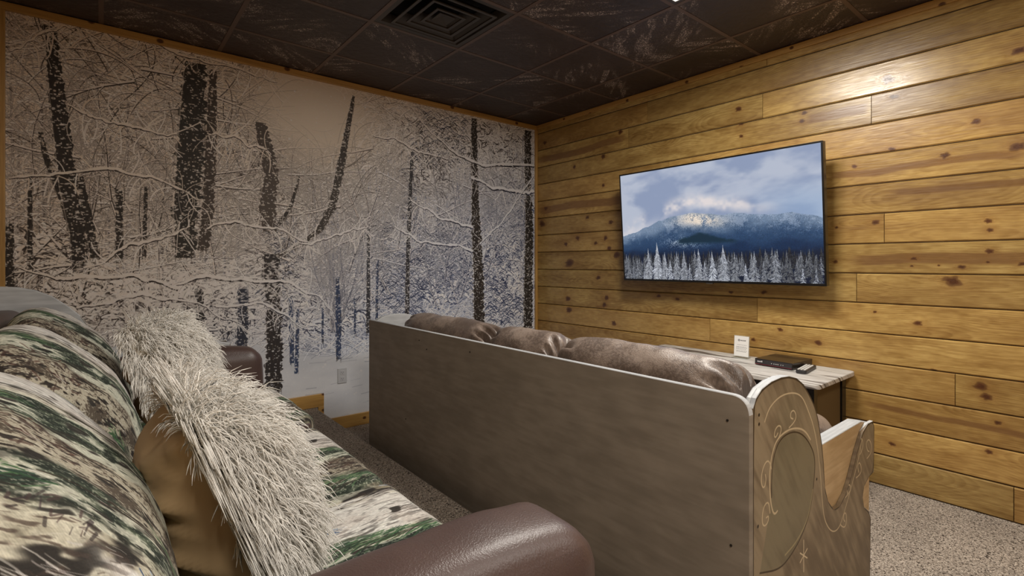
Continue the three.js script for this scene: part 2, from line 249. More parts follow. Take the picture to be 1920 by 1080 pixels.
    for (let i = 0; i < n - 1; i++) {
      const y0 = a[i * 3 + 1], y1 = a[i * 3 + 4], len = Math.hypot(a[i * 3 + 3] - a[i * 3], y0 - y1), m = Math.ceil(len * (160 + 3200 * a[i * 3 + 2]));
      for (let k = 0; k < m; k++) {
        const t = R(), x = lerp(a[i * 3], a[i * 3 + 3], t), y = lerp(y0, y1, t), w = lerp(a[i * 3 + 2], a[i * 3 + 5], t), q = R();
        const ox = (R() - 0.5) * w;
        if (q < 0.45) { g.fillStyle = rgb(mix3(dark, [96, 84, 72], R()), 0.6); g.fillRect(X(x + ox), Y(y), (0.002 + R() * 0.004) * S, (0.01 + R() * 0.03) * S); }
        else { g.fillStyle = rgb(mix3(snowAt(x, y), [240, 236, 230], R()), 0.8); g.beginPath(); g.ellipse(X(x + ox * 1.05), Y(y), (0.0025 + R() * R() * 0.011) * S, (0.002 + R() * R() * 0.006) * S, 0, 0, 6.3); g.fill(); }
      }
      // snow plastered on one side
      g.strokeStyle = rgb(mix3(snowAt(a[i * 3], y0), [240, 238, 236], 0.4), 0.45); g.lineWidth = Math.max(1, a[i * 3 + 2] * 0.07 * S); g.beginPath(); g.moveTo(X(a[i * 3] - a[i * 3 + 2] * 0.5), Y(y0)); g.lineTo(X(a[i * 3 + 3] - a[i * 3 + 5] * 0.5), Y(y1)); g.stroke();
    }
  }
  const blue = [46, 62, 98];
  trunk([1.41, 1.17, 0.03, 1.42, 0.88, 0.042, 1.42, 0.54, 0.04], blue); trunk([1.07, 1.02, 0.03, 1.08, 0.55, 0.034], blue); trunk([1.12, 0.94, 0.022, 1.11, 0.47, 0.026], blue); trunk([1.66, 1.55, 0.022, 1.66, 0.72, 0.036], [44, 46, 56]);
  trunk([1.74, 1.3, 0.02, 1.73, 0.76, 0.025], blue); trunk([0.76, 1.1, 0.066, 0.75, 0.60, 0.066], [34, 40, 58]); trunk([0.5, 1.11, 0.042, 0.52, 0.6, 0.066], [38, 34, 36]); trunk([1.55, 1.0, 0.016, 1.55, 0.72, 0.018], blue); trunk([1.3, 0.95, 0.016, 1.3, 0.68, 0.018], blue);
  trunk([-0.3, 1.76, 0.017, -0.3, 1.25, 0.022]); trunk([0.09, 1.72, 0.031, 0.09, 1.28, 0.036]); trunk([-0.38, 1.49, 0.03, -0.38, 1.1, 0.035]); trunk([0.22, 1.75, 0.018, 0.21, 1.3, 0.022]); trunk([1.13, 1.91, 0.011, 1.07, 1.68, 0.026, 0.98, 1.54, 0.029]);
  trunk([2.05, 2.22, 0.025, 2.03, 1.83, 0.034, 2.01, 1.34, 0.038, 2.0, 0.7, 0.04], [38, 38, 44]);
  trunk([-0.26, 2.01, 0.02, -0.23, 1.85, 0.026, -0.16, 1.62, 0.032, -0.11, 1.41, 0.037, -0.09, 1.22, 0.038]); trunk([-0.09, 1.78, 0.033, -0.05, 1.5, 0.043, -0.02, 1.3, 0.043]);
  trunk([-0.22, 2.61, 0.053, -0.2, 2.37, 0.063, -0.17, 2.04, 0.073, -0.14, 1.71, 0.079, -0.1, 1.44, 0.07, -0.09, 1.22, 0.066]);
  trunk([0.58, 2.56, 0.04, 0.57, 2.1, 0.06, 0.55, 1.6, 0.073, 0.52, 1.36, 0.06], [62, 52, 44]); trunk([0.48, 2.58, 0.113, 0.47, 2.29, 0.14, 0.45, 1.94, 0.15, 0.43, 1.63, 0.139, 0.42, 1.31, 0.104], [36, 30, 24]);
  trunk([0.87, 2.26, 0.075, 0.91, 2.04, 0.105, 0.94, 1.89, 0.091, 0.91, 1.63, 0.119, 0.93, 1.5, 0.09], [74, 64, 56]); trunk([0.93, 1.34, 0.09, 0.94, 1.29, 0.105, 0.95, 1.02, 0.105, 0.96, 0.72, 0.106, 0.95, 0.36, 0.12], [36, 30, 30]);
  trunk([1.54, 2.59, 0.022, 1.49, 2.31, 0.042, 1.44, 2.03, 0.059, 1.37, 1.7, 0.061, 1.28, 1.53, 0.059, 1.13, 1.41, 0.056, 0.98, 1.33, 0.05], [52, 44, 38]);
  trunk([2.69, 2.62, 0.06, 2.69, 2.24, 0.075, 2.70, 1.99, 0.068, 2.71, 1.64, 0.1, 2.74, 1.15, 0.115, 2.75, 0.5, 0.12], [34, 28, 24]); trunk([3.35, 2.62, 0.085, 3.35, 2.16, 0.09, 3.37, 1.68, 0.1, 3.36, 1.14, 0.11, 3.35, 0.4, 0.12], [28, 24, 22]);
  // 6 snow-laden boughs in front
  function snowBough(a, twigs = 70) {
    const n = a.length / 3, sd = Math.floor(R() * 999); const P = (t) => { const i = Math.min(n - 2, Math.floor(t * (n - 1))), f = t * (n - 1) - i; return [lerp(a[i * 3], a[i * 3 + 3], f), lerp(a[i * 3 + 1], a[i * 3 + 4], f) + (fbm(t * 7, 0.3, sd, 3) - 0.5) * 0.07, lerp(a[i * 3 + 2], a[i * 3 + 5], f) * (0.45 + 0.5 * noise(t * 30, 0.7, sd + 3))]; };
    for (let k = 0; k < twigs; k++) { const p = P(R()); twig(p[0], p[1], 0.03 + R() * 0.16, (R() < 0.65 ? -Math.PI / 2 : Math.PI / 2) + (R() - 0.5) * 2.2, 0.0012 + R() * 0.0022, 0.8, true); }
    for (let k = 0; k < 60; k++) { const p = P(k / 60), q = P((k + 1) / 60.01); g.strokeStyle = rgb(darkAt(p[0], p[1]), 0.95); g.lineWidth = p[2] * 0.75 * S; g.beginPath(); g.moveTo(X(p[0]), Y(p[1] - p[2] * 0.25)); g.lineTo(X(q[0]), Y(q[1] - q[2] * 0.25)); g.stroke(); }
    for (let k = 0; k < 60; k++) { const p = P(k / 60), q = P((k + 1) / 60.01), w = p[2] * (0.6 + 0.5 * R()); g.strokeStyle = rgb(mix3(snowAt(p[0], p[1]), [244, 242, 240], 0.35), 0.97); g.lineWidth = w * S; g.beginPath(); g.moveTo(X(p[0]), Y(p[1] + p[2] * 0.2)); g.lineTo(X(q[0]), Y(q[1] + q[2] * 0.2)); g.stroke(); }
  }
  for (const b of [[1.7, 2.3, 0.014, 1.91, 2.29, 0.019, 2.14, 2.23, 0.021, 2.41, 2.2, 0.017], [2.04, 2.62, 0.011, 2.24, 2.41, 0.016, 2.52, 2.26, 0.028, 2.82, 2.21, 0.04, 3.43, 2.28, 0.046], [2.67, 2.06, 0.034, 2.95, 2.0, 0.04, 3.28, 1.97, 0.044, 3.43, 2.0, 0.04], [2.04, 1.81, 0.015, 2.35, 1.67, 0.027, 2.67, 1.62, 0.034], [1.89, 1.58, 0.015, 2.14, 1.45, 0.026, 2.67, 1.41, 0.034],
    [0.38, 1.15, 0.018, 0.58, 1.18, 0.03, 0.81, 1.17, 0.036, 1.05, 1.14, 0.03, 1.28, 1.03, 0.018, 1.38, 0.88, 0.008], [-0.38, 1.75, 0.012, -0.18, 1.78, 0.024, 0.08, 1.84, 0.028, 0.29, 1.79, 0.02, 0.5, 1.7, 0.012], [-0.07, 1.24, 0.014, 0.13, 1.38, 0.024, 0.35, 1.46, 0.016, 0.45, 1.5, 0.01], [0.55, 2.13, 0.014, 0.71, 2.12, 0.02, 0.91, 2.06, 0.016], [0.55, 1.52, 0.02, 0.74, 1.54, 0.024, 0.98, 1.52, 0.02, 1.2, 1.44, 0.014], [1.13, 1.41, 0.017, 1.44, 1.5, 0.019, 1.66, 1.57, 0.014], [-0.14, 2.17, 0.016, 0.13, 2.1, 0.022, 0.38, 2.1, 0.014],
    [-0.38, 2.42, 0.01, -0.23, 2.57, 0.013, -0.09, 2.66, 0.009], [0.18, 2.65, 0.01, 0.38, 2.61, 0.016, 0.65, 2.6, 0.014, 0.98, 2.58, 0.008], [-0.35, 1.25, 0.014, -0.16, 1.19, 0.028, 0.13, 1.19, 0.036, 0.38, 1.12, 0.024], [3.43, 2.17, 0.018, 3.01, 1.66, 0.022, 2.76, 1.45, 0.02], [-0.1, 1.02, 0.02, 0.2, 1.08, 0.03, 0.5, 1.0, 0.02, 0.75, 0.86, 0.012], [0.6, 0.98, 0.016, 0.85, 1.0, 0.024, 1.05, 0.9, 0.016, 1.15, 0.78, 0.01]]) snowBough(b);
  for (let i = 0; i < 2600; i++) { const x = MX0 + R() * 3.87, y = 0.8 + R() * 1.7; if (glow(x, y) > 0.2 || fbm(x * 5, y * 5, 93, 2) < 0.5) continue; const q = 0.3 + R() * 0.7; g.fillStyle = rgb(mix3(snowAt(x, y), [250, 248, 246], 0.7), 0.75); g.beginPath(); g.ellipse(X(x), Y(y), 0.016 * q * S, 0.0055 * q * S, (R() - 0.5) * 1.2, 0, 6.3); g.fill(); g.strokeStyle = rgb(darkAt(x, y), 0.5); g.lineWidth = 1.2; g.beginPath(); g.ellipse(X(x), Y(y - 0.002), 0.016 * q * S, 0.0055 * q * S, 0, 0.4, 2.6); g.stroke(); }
  for (let i = 0; i < 900; i++) { const x = -0.1 + R() * 1.3, y = 0.95 + R() * 0.35; g.fillStyle = rgb(mix3(snowAt(x, y), [240, 236, 232], R()), 0.5); g.beginPath(); g.ellipse(X(x), Y(y), (0.006 + R() * 0.018) * S, (0.003 + R() * 0.008) * S, (R() - 0.5), 0, 6.3); g.fill(); }
  // 7 falling flakes
  for (let i = 0; i < 5200; i++) { const x = MX0 + Math.sqrt(R()) * 3.87, y = R() * MH, r = (0.0012 + R() * R() * R() * 0.009) * S; g.fillStyle = `rgba(240,238,238,${0.35 + R() * 0.5})`; g.beginPath(); g.arc(X(x), Y(y), r, 0, 6.3); g.fill(); }
  for (let i = 0; i < 120; i++) { const x = 0.95 + R() * 2.4, y = 0.05 + R() * 0.55; g.strokeStyle = rgb([150, 156, 170], 0.25 + R() * 0.3); g.lineWidth = 1 + R() * 3; g.beginPath(); g.moveTo(X(x), Y(y)); g.lineTo(X(x + 0.04 + R() * 0.12), Y(y + (R() - 0.5) * 0.03)); g.stroke(); }
  return c;
}
const muralTex = canvasTex(paintMural());
const mMural = std({ map: muralTex, roughness: 0.62 });

// ---------------------------------------------------------------- room shell
const floor = structure(mesh('floor', boxUV(boxGeo(PX - 0.1, XR + 0.1, -0.12, 0, ZB - 0.1, ZF + 0.1)), mCarpet, scene), 'speckled beige and brown carpet on the lower floor');
{ // raised carpeted platform with a rounded nosing
  const s = new THREE.Shape(); s.moveTo(XL - 0.1, -0.12); s.lineTo(PX - 0.012, -0.12); s.lineTo(PX - 0.012, 0); s.lineTo(PX, PH - 0.05); s.absarc(PX - 0.035, PH - 0.035, 0.035, 0, Math.PI / 2, false); s.lineTo(XL - 0.1, PH); s.closePath();
  const g = new THREE.ExtrudeGeometry(s, { depth: ZF - ZB + 0.2, bevelEnabled: false, curveSegments: 8 }); g.translate(0, 0, ZB - 0.1);
  structure(mesh('floor_platform', boxUV(g), mCarpet, scene), 'raised carpeted platform step with rounded edge under the rear sofa');
}
structure(mesh('wall_back', boxGeo(XL - 0.1, XR + 0.1, -0.12, HC + 0.1, ZB - 0.12, ZB - 0.002), mPlain, scene));
structure(mesh('wall_left', boxGeo(XL - 0.12, XL, PH, HC + 0.1, ZB - 0.002, ZF), mPlain, scene));
structure(mesh('wall_front', boxGeo(XL - 0.1, XR + 0.1, -0.12, HC + 0.1, ZF, ZF + 0.12), mPlain, scene));
{ // mural sheet pasted on the back wall
  const g = boxGeo(MX0, XR, 0, HC, ZB - 0.002, ZB); const p = g.attributes.position, uv = g.attributes.uv;
  for (let i = 0; i < p.count; i++) uv.setXY(i, (p.getX(i) - MX0) / (MX1 - MX0), p.getY(i) / MH);
  const m = mesh('wall_mural', g, mMural, scene); m.userData = { label: 'wallpaper mural of a snowy winter forest covering the end wall', category: 'mural' };
}
// boarded wall: every board a mesh of its own, chamfered, on a dark backing wall
const wallR = new THREE.Group(); wallR.name = 'wall_right'; structure(wallR, 'wall of stained knotty pine boards behind the television'); scene.add(wallR);
mesh('backing', boxGeo(XR + 0.007, XR + 0.12, -0.12, HC + 0.1, ZB - 0.002, ZF), mBacking, wallR);
function boardGeo(y0, y1, z0, z1) {
  const c = 0.0065, cz = 0.0012, d = 0.008, gap = 0.0014; y0 += gap; y1 -= gap; z0 += 0.0006; z1 -= 0.0006;
  const x = XR, pos = [], uv = [], F = [[x, y0 + c, z0 + cz], [x, y0 + c, z1 - cz], [x, y1 - c, z1 - cz], [x, y1 - c, z0 + cz]], B = [[x + d, y0, z0], [x + d, y0, z1], [x + d, y1, z1], [x + d, y1, z0]];
  const quad = (a, b, e, f) => { for (const p of [a, b, e, a, e, f]) { pos.push(...p); uv.push((p[2] - WT_Z0) / WT_L, clamp(p[1] / HC, 0.001, 0.999)); } };
  quad(F[0], F[1], F[2], F[3]);
  for (let i = 0; i < 4; i++) { const j = (i + 1) % 4; quad(B[i], B[j], F[j], F[i]); }
  const g = new THREE.BufferGeometry(); g.setAttribute('position', new THREE.Float32BufferAttribute(pos, 3)); g.setAttribute('uv', new THREE.Float32BufferAttribute(uv, 2)); g.computeVertexNormals(); return g;
}
for (let row = 0; row <= 15; row++) {
  const y1 = row === 0 ? HC - 0.001 : BTOP - BH * (row - 1), y0 = row === 15 ? 0.001 : BTOP - BH * row;
  const cuts = [ZB, ...JOINTS[row], ZF].sort((a, b) => a - b);
  for (let i = 0; i < cuts.length - 1; i++) mesh('board', boardGeo(y0, y1, cuts[i], cuts[i + 1]), mBoard, wallR);
}
// trims
function trimGeo(x0, x1, y0, y1, z0, z1, along, off = 0) {
  const g = rboxGeo(x0, x1, y0, y1, z0, z1, 0.003, 1), p = g.attributes.position, uv = g.attributes.uv;
  for (let i = 0; i < p.count; i++) { const q = [p.getX(i), p.getY(i), p.getZ(i)], o = along === 'x' ? q[1] + q[2] * 0.5 : along === 'y' ? q[0] + q[2] : q[1] + q[0] * 0.5; uv.setXY(i, q['xyz'.indexOf(along)] / 2 + off, o / 0.12); }
  return g;
}
let trimN = 0;
const trim = (g, label, name) => structure(mesh(name || 'trim_' + (++trimN), g, mTrim, scene), label);
trim(trimGeo(XL, XR - 0.005, HC - 0.045, HC - 0.001, ZB, ZB + 0.02, 'x', 0.13), 'pine trim strip along the top of the mural');
trim(trimGeo(-0.50, -0.395, PH + 0.10, HC - 0.045, ZB, ZB + 0.02, 'y', 0.3), 'pine trim strip along the outer edge of the mural');
trim(trimGeo(XR - 0.026, XR - 0.001, 0.10, HC - 0.045, ZB, ZB + 0.025, 'y', 0.6), 'pine corner strip where mural meets the boarded wall');
trim(trimGeo(XR - 0.016, XR - 0.0005, HC - 0.04, HC - 0.0005, ZB + 0.02, ZF - 0.002, 'z', 0.2), 'pine strip along the ceiling on the boarded wall');
trim(trimGeo(PX + 0.001, XR - 0.001, 0.001, 0.095, ZB, ZB + 0.018, 'x', 0.05), 'pine baseboard under the mural on the lower floor', 'baseboard_back');
trim(trimGeo(XL + 0.001, 1.305, PH + 0.001, PH + 0.097, ZB, ZB + 0.018, 'x', 0.21), 'pine baseboard under the mural above the platform', 'baseboard_rear');
trim(trimGeo(1.262, 1.305, 0.12, PH + 0.001, ZB, ZB + 0.018, 'x', 0.21), 'short pine end piece of the upper baseboard', 'baseboard_end');
// suspended ceiling: tiles laid in a grid
const ceil = new THREE.Group(); ceil.name = 'ceiling'; structure(ceil, 'suspended ceiling of dark brown tiles with silvery flecks'); scene.add(ceil);
mesh('slab', boxGeo(XL - 0.1, XR + 0.1, HC + 0.10, HC + 0.2, ZB - 0.1, ZF + 0.1), mVentDark, ceil);
const VENT = [1.222, 1.832, -2.795, -2.185];
const isPanel = (xc, zc) => PANELS.some((p) => Math.abs(p[0] - xc) < 0.2 && Math.abs(p[1] - zc) < 0.2), isVent = (xc, zc) => xc > VENT[0] && xc < VENT[1] && zc > VENT[2] && zc < VENT[3];
const tr = mulberry(77);
for (let i = 0; i < GX.length - 1; i++) for (let k = 0; k < GZ.length - 1; k++) {
  const xc = (GX[i] + GX[i + 1]) / 2, zc = (GZ[k] + GZ[k + 1]) / 2; const ox = tr() * 5, oz = tr() * 5; if (isPanel(xc, zc) || isVent(xc, zc)) continue;
  const g = boxUV(boxGeo(GX[i] + 0.004, GX[i + 1] - 0.004, HC + 0.003, HC + 0.018, GZ[k] + 0.004, GZ[k + 1] - 0.004), 1 / 2.4), uv = g.attributes.uv;
  for (let q = 0; q < uv.count; q++) uv.setXY(q, uv.getX(q) + ox, uv.getY(q) + oz);
  mesh('ceiling_tile', g, mTile, ceil);
}
for (const x of GX.slice(1, -1)) mesh('grid_bar', boxGeo(x - 0.012, x + 0.012, HC, HC + 0.035, ZB, ZF), mGrid, ceil);
for (const z of GZ.slice(1, -1)) mesh('grid_bar', boxGeo(XL, XR, HC + 0.0006, HC + 0.034, z - 0.012, z + 0.012), mGrid, ceil);

// ---------------------------------------------------------------- ceiling lights and vent
const mGlow = std({ color: 0xffffff, emissive: LIGHT_COLOR, emissiveIntensity: 2.0, roughness: 0.6 });
PANELS.forEach(([x, z, L], i) => {
  const where = ['near the television', 'beyond the sleigh bench end', 'over the rear corner of the platform'][i];
  const t = thing('ceiling_light', 'square white flat panel light in the dark ceiling ' + where, 'light', [x, HC, z], 'ceiling panel lights');
  const f = 0.29, w = 0.02;
  mesh('frame', mergeGeometries([boxGeo(-f, f, 0.0, 0.01, -f, -f + w), boxGeo(-f, f, 0.0, 0.01, f - w, f), boxGeo(-f, -f + w, 0.0, 0.01, -f + w, f - w), boxGeo(f - w, f, 0.0, 0.01, -f + w, f - w)]), mVent, t);
  mesh('diffuser', boxGeo(-f + w, f - w, 0.004, 0.012, -f + w, f - w), mGlow, t);
  mesh('housing', boxGeo(-f, f, 0.0125, 0.05, -f, f), mVentDark, t);
  const l = new THREE.RectAreaLight(LIGHT_COLOR, L, 0.54, 0.54); l.position.set(0, -0.004, 0); l.rotation.x = -Math.PI / 2; l.castShadow = true; t.add(l); l.name = 'panel_light';
});
{
  const t = thing('ceiling_vent', 'dark square louvred air vent in the ceiling', 'vent', [(VENT[0] + VENT[1]) / 2, HC, (VENT[2] + VENT[3]) / 2]);
  const ring = (a, ya, b, yb, th) => { // square cone from half size a at height ya to b at yb
    const v = [], q = (p1, p2, p3, p4) => v.push(...p1, ...p2, ...p3, ...p1, ...p3, ...p4), C = (r, y) => [[-r, y, -r], [r, y, -r], [r, y, r], [-r, y, r]];
    const A = C(a, ya), B = C(b, yb), A2 = C(a, ya + th), B2 = C(b, yb + th);
    for (let i = 0; i < 4; i++) { const j = (i + 1) % 4; q(A[i], A[j], B[j], B[i]); q(A2[j], A2[i], B2[i], B2[j]); q(A[j], A[i], A2[i], A2[j]); q(B[i], B[j], B2[j], B2[i]); }
    const g = new THREE.BufferGeometry(); g.setAttribute('position', new THREE.Float32BufferAttribute(v, 3)); g.computeVertexNormals(); return g;
  };
  mesh('frame', ring(0.296, 0.002, 0.262, 0.004, 0.006), mVent, t); mesh('collar', ring(0.262, 0.004, 0.245, 0.05, 0.004), mVent, t);
  for (const r of [0.215, 0.15, 0.09]) { const l = mesh('louvre', ring(r, -0.012, r - 0.062, 0.040, 0.005), mVent, t); mesh('lip', ring(r + 0.006, -0.014, r - 0.012, -0.012, 0.006), mVent, l); }
  mesh('centre_plate', ring(0.052, -0.008, 0.001, 0.012, 0.004), mVent, t);
  mesh('duct', boxGeo(-0.27, 0.27, 0.06, 0.07, -0.27, 0.27), mVentDark, t);
}
// ---------------------------------------------------------------- television
function paintScreen() {
  const W = 1280, H = 733, c = newCanvas(W, H), g = c.getContext('2d'), R = mulberry(9), im = g.createImageData(W, H);
  const RP = [[0, 0.585], [0.07, 0.56], [0.16, 0.51], [0.24, 0.462], [0.33, 0.428], [0.42, 0.415], [0.50, 0.432], [0.58, 0.452], [0.64, 0.445], [0.74, 0.468], [0.82, 0.478], [0.88, 0.472], [0.95, 0.50], [1.01, 0.53]];
  const ridge = (x) => { let i = 0; while (RP[i + 1][0] < x) i++; const t = (x - RP[i][0]) / (RP[i + 1][0] - RP[i][0]), s = t * t * (3 - 2 * t); return lerp(RP[i][1], RP[i + 1][1], s) + (fbm(x * 60, 3, 201) - 0.5) * 0.008; };
  for (let py = 0; py < H; py++) for (let px = 0; px < W; px++) {
    const x = px / W, y = py / H, X = x * 1.745; let col; const rg = ridge(x);
    const cl = fbm(X * 2.4 + 1, y * 4.2, 202, 5), cl2 = fbm(X * 1.5 + y * 2.2, y * 3.2 - x, 203, 5);
    col = mix3([146, 160, 190], [186, 194, 212], smooth(0.38, 0.62, cl)); col = mix3(col, [126, 142, 178], smooth(0.48, 0.68, cl2) * 0.75); col = mix3(col, [150, 176, 210], smooth(0.55, 0.95, x) * smooth(0.15, 0.45, y) * 0.6);
    const top = rg - 0.05 - 0.05 * Math.exp(-Math.pow((x - 0.45) / 0.22, 2)), bank = Math.exp(-Math.pow((y - top) / 0.055, 2)) * smooth(0.30, 0.58, fbm(X * 5, y * 6, 204, 4)) * (1 - smooth(0.55, 0.9, x));
    col = mix3(col, [232, 224, 224], clamp(bank * 1.25)); col = mix3(col, [214, 214, 222], Math.exp(-Math.pow((y - rg) / 0.05, 2)) * (1 - smooth(0.1, 0.3, x)) * 0.8);
    if (y > rg) {
      const d = (y - rg) / (0.80 - rg), grain = noise(px / 2.2, py / 3.2, 205), tx = fbm(X * 26, y * 30, 208, 4), fold = fbm((X + y * 0.9) * 5, (y - X * 0.25) * 9, 206, 4);
      col = mix3([120, 140, 166], [44, 70, 104], smooth(0.0, 0.5, d + (fold - 0.5) * 0.5)); col = mix3(col, [26, 48, 80], smooth(0.5, 0.85, d + (fold - 0.5) * 0.5));
      const snow = smooth(0.50, 0.66, fold * 0.55 + tx * 0.35 + grain * 0.14) * (1 - smooth(0.15, 0.6, d)); col = mix3(col, [168, 182, 204], snow * 0.6);
      const lit = Math.exp(-(Math.pow((x - 0.44 - d * 0.12) / 0.11, 2) + Math.pow((d - 0.14) / 0.15, 2))) * smooth(0.36, 0.60, tx * 0.5 + grain * 0.3 + fold * 0.3); col = mix3(col, [236, 222, 206], clamp(lit * 1.3));
      const kh = 0.585 + Math.abs(x - 0.46) * 0.42, kn = smooth(kh - 0.01, kh + 0.02, y + (tx - 0.5) * 0.03) * (1 - smooth(0.66, 0.70, y)) * (1 - smooth(0.13, 0.17, Math.abs(x - 0.49))); col = mix3(col, [20, 44, 58], kn * (0.65 + 0.35 * grain));
      const patch = Math.exp(-(Math.pow((x - 0.37) / 0.10, 2) + Math.pow((y - 0.665) / 0.045, 2))) * smooth(0.50, 0.62, tx * 0.5 + grain * 0.5); col = mix3(col, [206, 218, 232], patch * 0.9 * (1 - kn));
      col = mix3(col, [24, 32, 52], smooth(0.72, 0.80, y + (tx - 0.5) * 0.05)); const s = 0.88 + 0.24 * grain; col = [col[0] * s, col[1] * s, col[2] * s];
    }
    const i = (py * W + px) * 4; im.data[i] = col[0]; im.data[i + 1] = col[1]; im.data[i + 2] = col[2]; im.data[i + 3] = 255;
  }
  g.putImageData(im, 0, 0); g.lineCap = 'round';
  function fir(x, base, h, bright) { h *= 0.833; // tiers of drooping snowy branches on a dark tree
    const hw = h * 0.24; g.fillStyle = `rgba(${16 + 16 * bright},${20 + 18 * bright},${32 + 24 * bright},0.9)`; g.beginPath(); g.moveTo(x, base - h); g.lineTo(x - hw * 0.85, base); g.lineTo(x + hw * 0.85, base); g.fill();
    const tiers = Math.max(8, Math.floor(h / 9));
    for (let k = 0; k < tiers; k++) { const t = (k + 0.6) / tiers, y = base - h * (1 - t), w = hw * Math.pow(t, 0.85) * (0.75 + R() * 0.4), n = 6 + Math.floor(w / 1.6);
      for (let q = 0; q < n; q++) { const s = R() * 2 - 1, b = bright * (0.45 + 0.6 * R()); g.strokeStyle = `rgba(${232 * b},${238 * b},${250 * b},0.88)`; g.lineWidth = 1.2 + R() * 2.4; const ax = x + s * w * 0.35, bx = x + s * w, ay = y + R() * h * 0.03; g.beginPath(); g.moveTo(ax, ay); g.quadraticCurveTo((ax + bx) / 2, ay, bx, ay + h * 0.03 + R() * h * 0.05); g.stroke(); } }
    g.strokeStyle = `rgba(${225 * bright},${232 * bright},${245 * bright},0.9)`; g.lineWidth = 2; g.beginPath(); g.moveTo(x, base - h - 4); g.lineTo(x, base - h * 0.85); g.stroke();
  }
  for (let i = 0; i < 170; i++) fir(R() * W, H * (0.84 + R() * 0.06), 55 + R() * 45, 0.30);
  for (let i = 0; i < 100; i++) fir(R() * W, H * (0.93 + R() * 0.06), 100 + R() * 70, 0.45 + R() * 0.25);
  for (const [x, h, b] of [[0.03, 200, 0.65], [0.09, 180, 0.7], [0.16, 255, 0.85], [0.215, 300, 0.95], [0.26, 220, 0.9], [0.33, 225, 0.8], [0.37, 230, 0.8], [0.45, 240, 0.85], [0.52, 215, 1.0], [0.575, 265, 0.9], [0.63, 210, 0.7], [0.68, 130, 0.95], [0.72, 215, 0.8], [0.81, 215, 0.78], [0.87, 160, 0.5], [0.92, 95, 1.0], [0.97, 100, 0.85], [0.29, 160, 1.0], [0.13, 60, 1.0], [0.48, 150, 0.9], [0.76, 150, 0.7], [0.06, 110, 0.75], [0.4, 130, 0.9]]) fir(x * W, H + 6, h, b);
  return c;
}
{
  const cx = 3.312, cy = 1.566, cz = -1.871, w = 1.490, h = 0.858;
  const t = thing('television', 'large flat black television showing a snowy mountain above fir trees', 'television', [cx, cy, cz]);
  t.rotation.set(0, -Math.PI / 2, 0); t.rotateX(0.075);   // faces -x, top tipped forward
  mesh('housing', rboxGeo(-w / 2, w / 2, -h / 2, h / 2, -0.030, 0.010, 0.004, 2), mBlackPlastic, t);
  const b = 0.011, fr = mergeGeometries([rboxGeo(-w / 2, w / 2, h / 2 - b, h / 2, 0.008, 0.0155, 0.002, 1), rboxGeo(-w / 2, w / 2, -h / 2, -h / 2 + b + 0.004, 0.008, 0.0155, 0.002, 1), rboxGeo(-w / 2, -w / 2 + b, -h / 2 + b, h / 2 - b, 0.008, 0.0155, 0.002, 1), rboxGeo(w / 2 - b, w / 2, -h / 2 + b, h / 2 - b, 0.008, 0.0155, 0.002, 1)]);
  mesh('bezel', fr, mBlackPlastic, t);
  const tex = canvasTex(paintScreen()), g = boxGeo(-w / 2 + b, w / 2 - b, -h / 2 + b + 0.004, h / 2 - b, 0.009, 0.0125);
  mesh('screen', g, phys({ color: 0x050506, emissive: 0xffffff, emissiveMap: tex, emissiveIntensity: SCREEN_GLOW, roughness: 0.35 }), t).userData.label = 'lit screen with clouds, blue mountain and white firs';
  mesh('sensor', rboxGeo(-0.025, 0.025, -h / 2 - 0.008, -h / 2 + 0.002, -0.006, 0.012, 0.002, 1), std({ color: 0x6a6a68, roughness: 0.4, metalness: 0.5 }), t);
  mesh('wall_bracket', mergeGeometries([boxGeo(-0.3, 0.3, -0.05, 0.05, -0.135, -0.029), boxGeo(-0.22, -0.18, -0.2, 0.2, -0.058, -0.029), boxGeo(0.18, 0.22, -0.2, 0.2, -0.058, -0.029)]), mVentDark, t);
  const l = new THREE.RectAreaLight(0xa9bde6, 0.25, w - 0.03, h - 0.03); l.name = 'screen_light'; l.position.set(0, 0, 0.017); l.rotation.y = Math.PI; l.castShadow = true; t.add(l);
}

// ---------------------------------------------------------------- media console and what stands on it
const planksTex = dataTex(1024, 512, (x, y) => { // weathered white boards: dark streaks along the length
  const u = x / 1024 * 1.3, v = y / 512 * 0.6; const s = fbm(u * 3, v * 38, 301, 4), f = fbm(u * 12, v * 160, 302, 2), zone = fbm(u * 1.7, v * 6, 303, 3);
  const dark = smooth(0.63, 0.73, s * 0.75 + zone * 0.35) * 0.8 + smooth(0.70, 0.84, f) * 0.3; const base = mix3([226, 224, 220], [188, 184, 178], fbm(u * 5, v * 20, 304));
  return mix3(base, [62, 54, 50], clamp(dark));
});
const mConsoleTop = std({ map: planksTex, roughness: 0.55 }), mConsoleSide = std({ color: 0x5d4a2c, roughness: 0.6 });
function roundRect(x0, x1, y0, y1, r) { const s = new THREE.Shape(); s.moveTo(x0 + r, y0); s.lineTo(x1 - r, y0); s.absarc(x1 - r, y0 + r, r, -Math.PI / 2, 0); s.lineTo(x1, y1 - r); s.absarc(x1 - r, y1 - r, r, 0, Math.PI / 2); s.lineTo(x0 + r, y1); s.absarc(x0 + r, y1 - r, r, Math.PI / 2, Math.PI); s.lineTo(x0, y0 + r); s.absarc(x0 + r, y0 + r, r, Math.PI, Math.PI * 1.5); return s; }
const TY = 0.637;
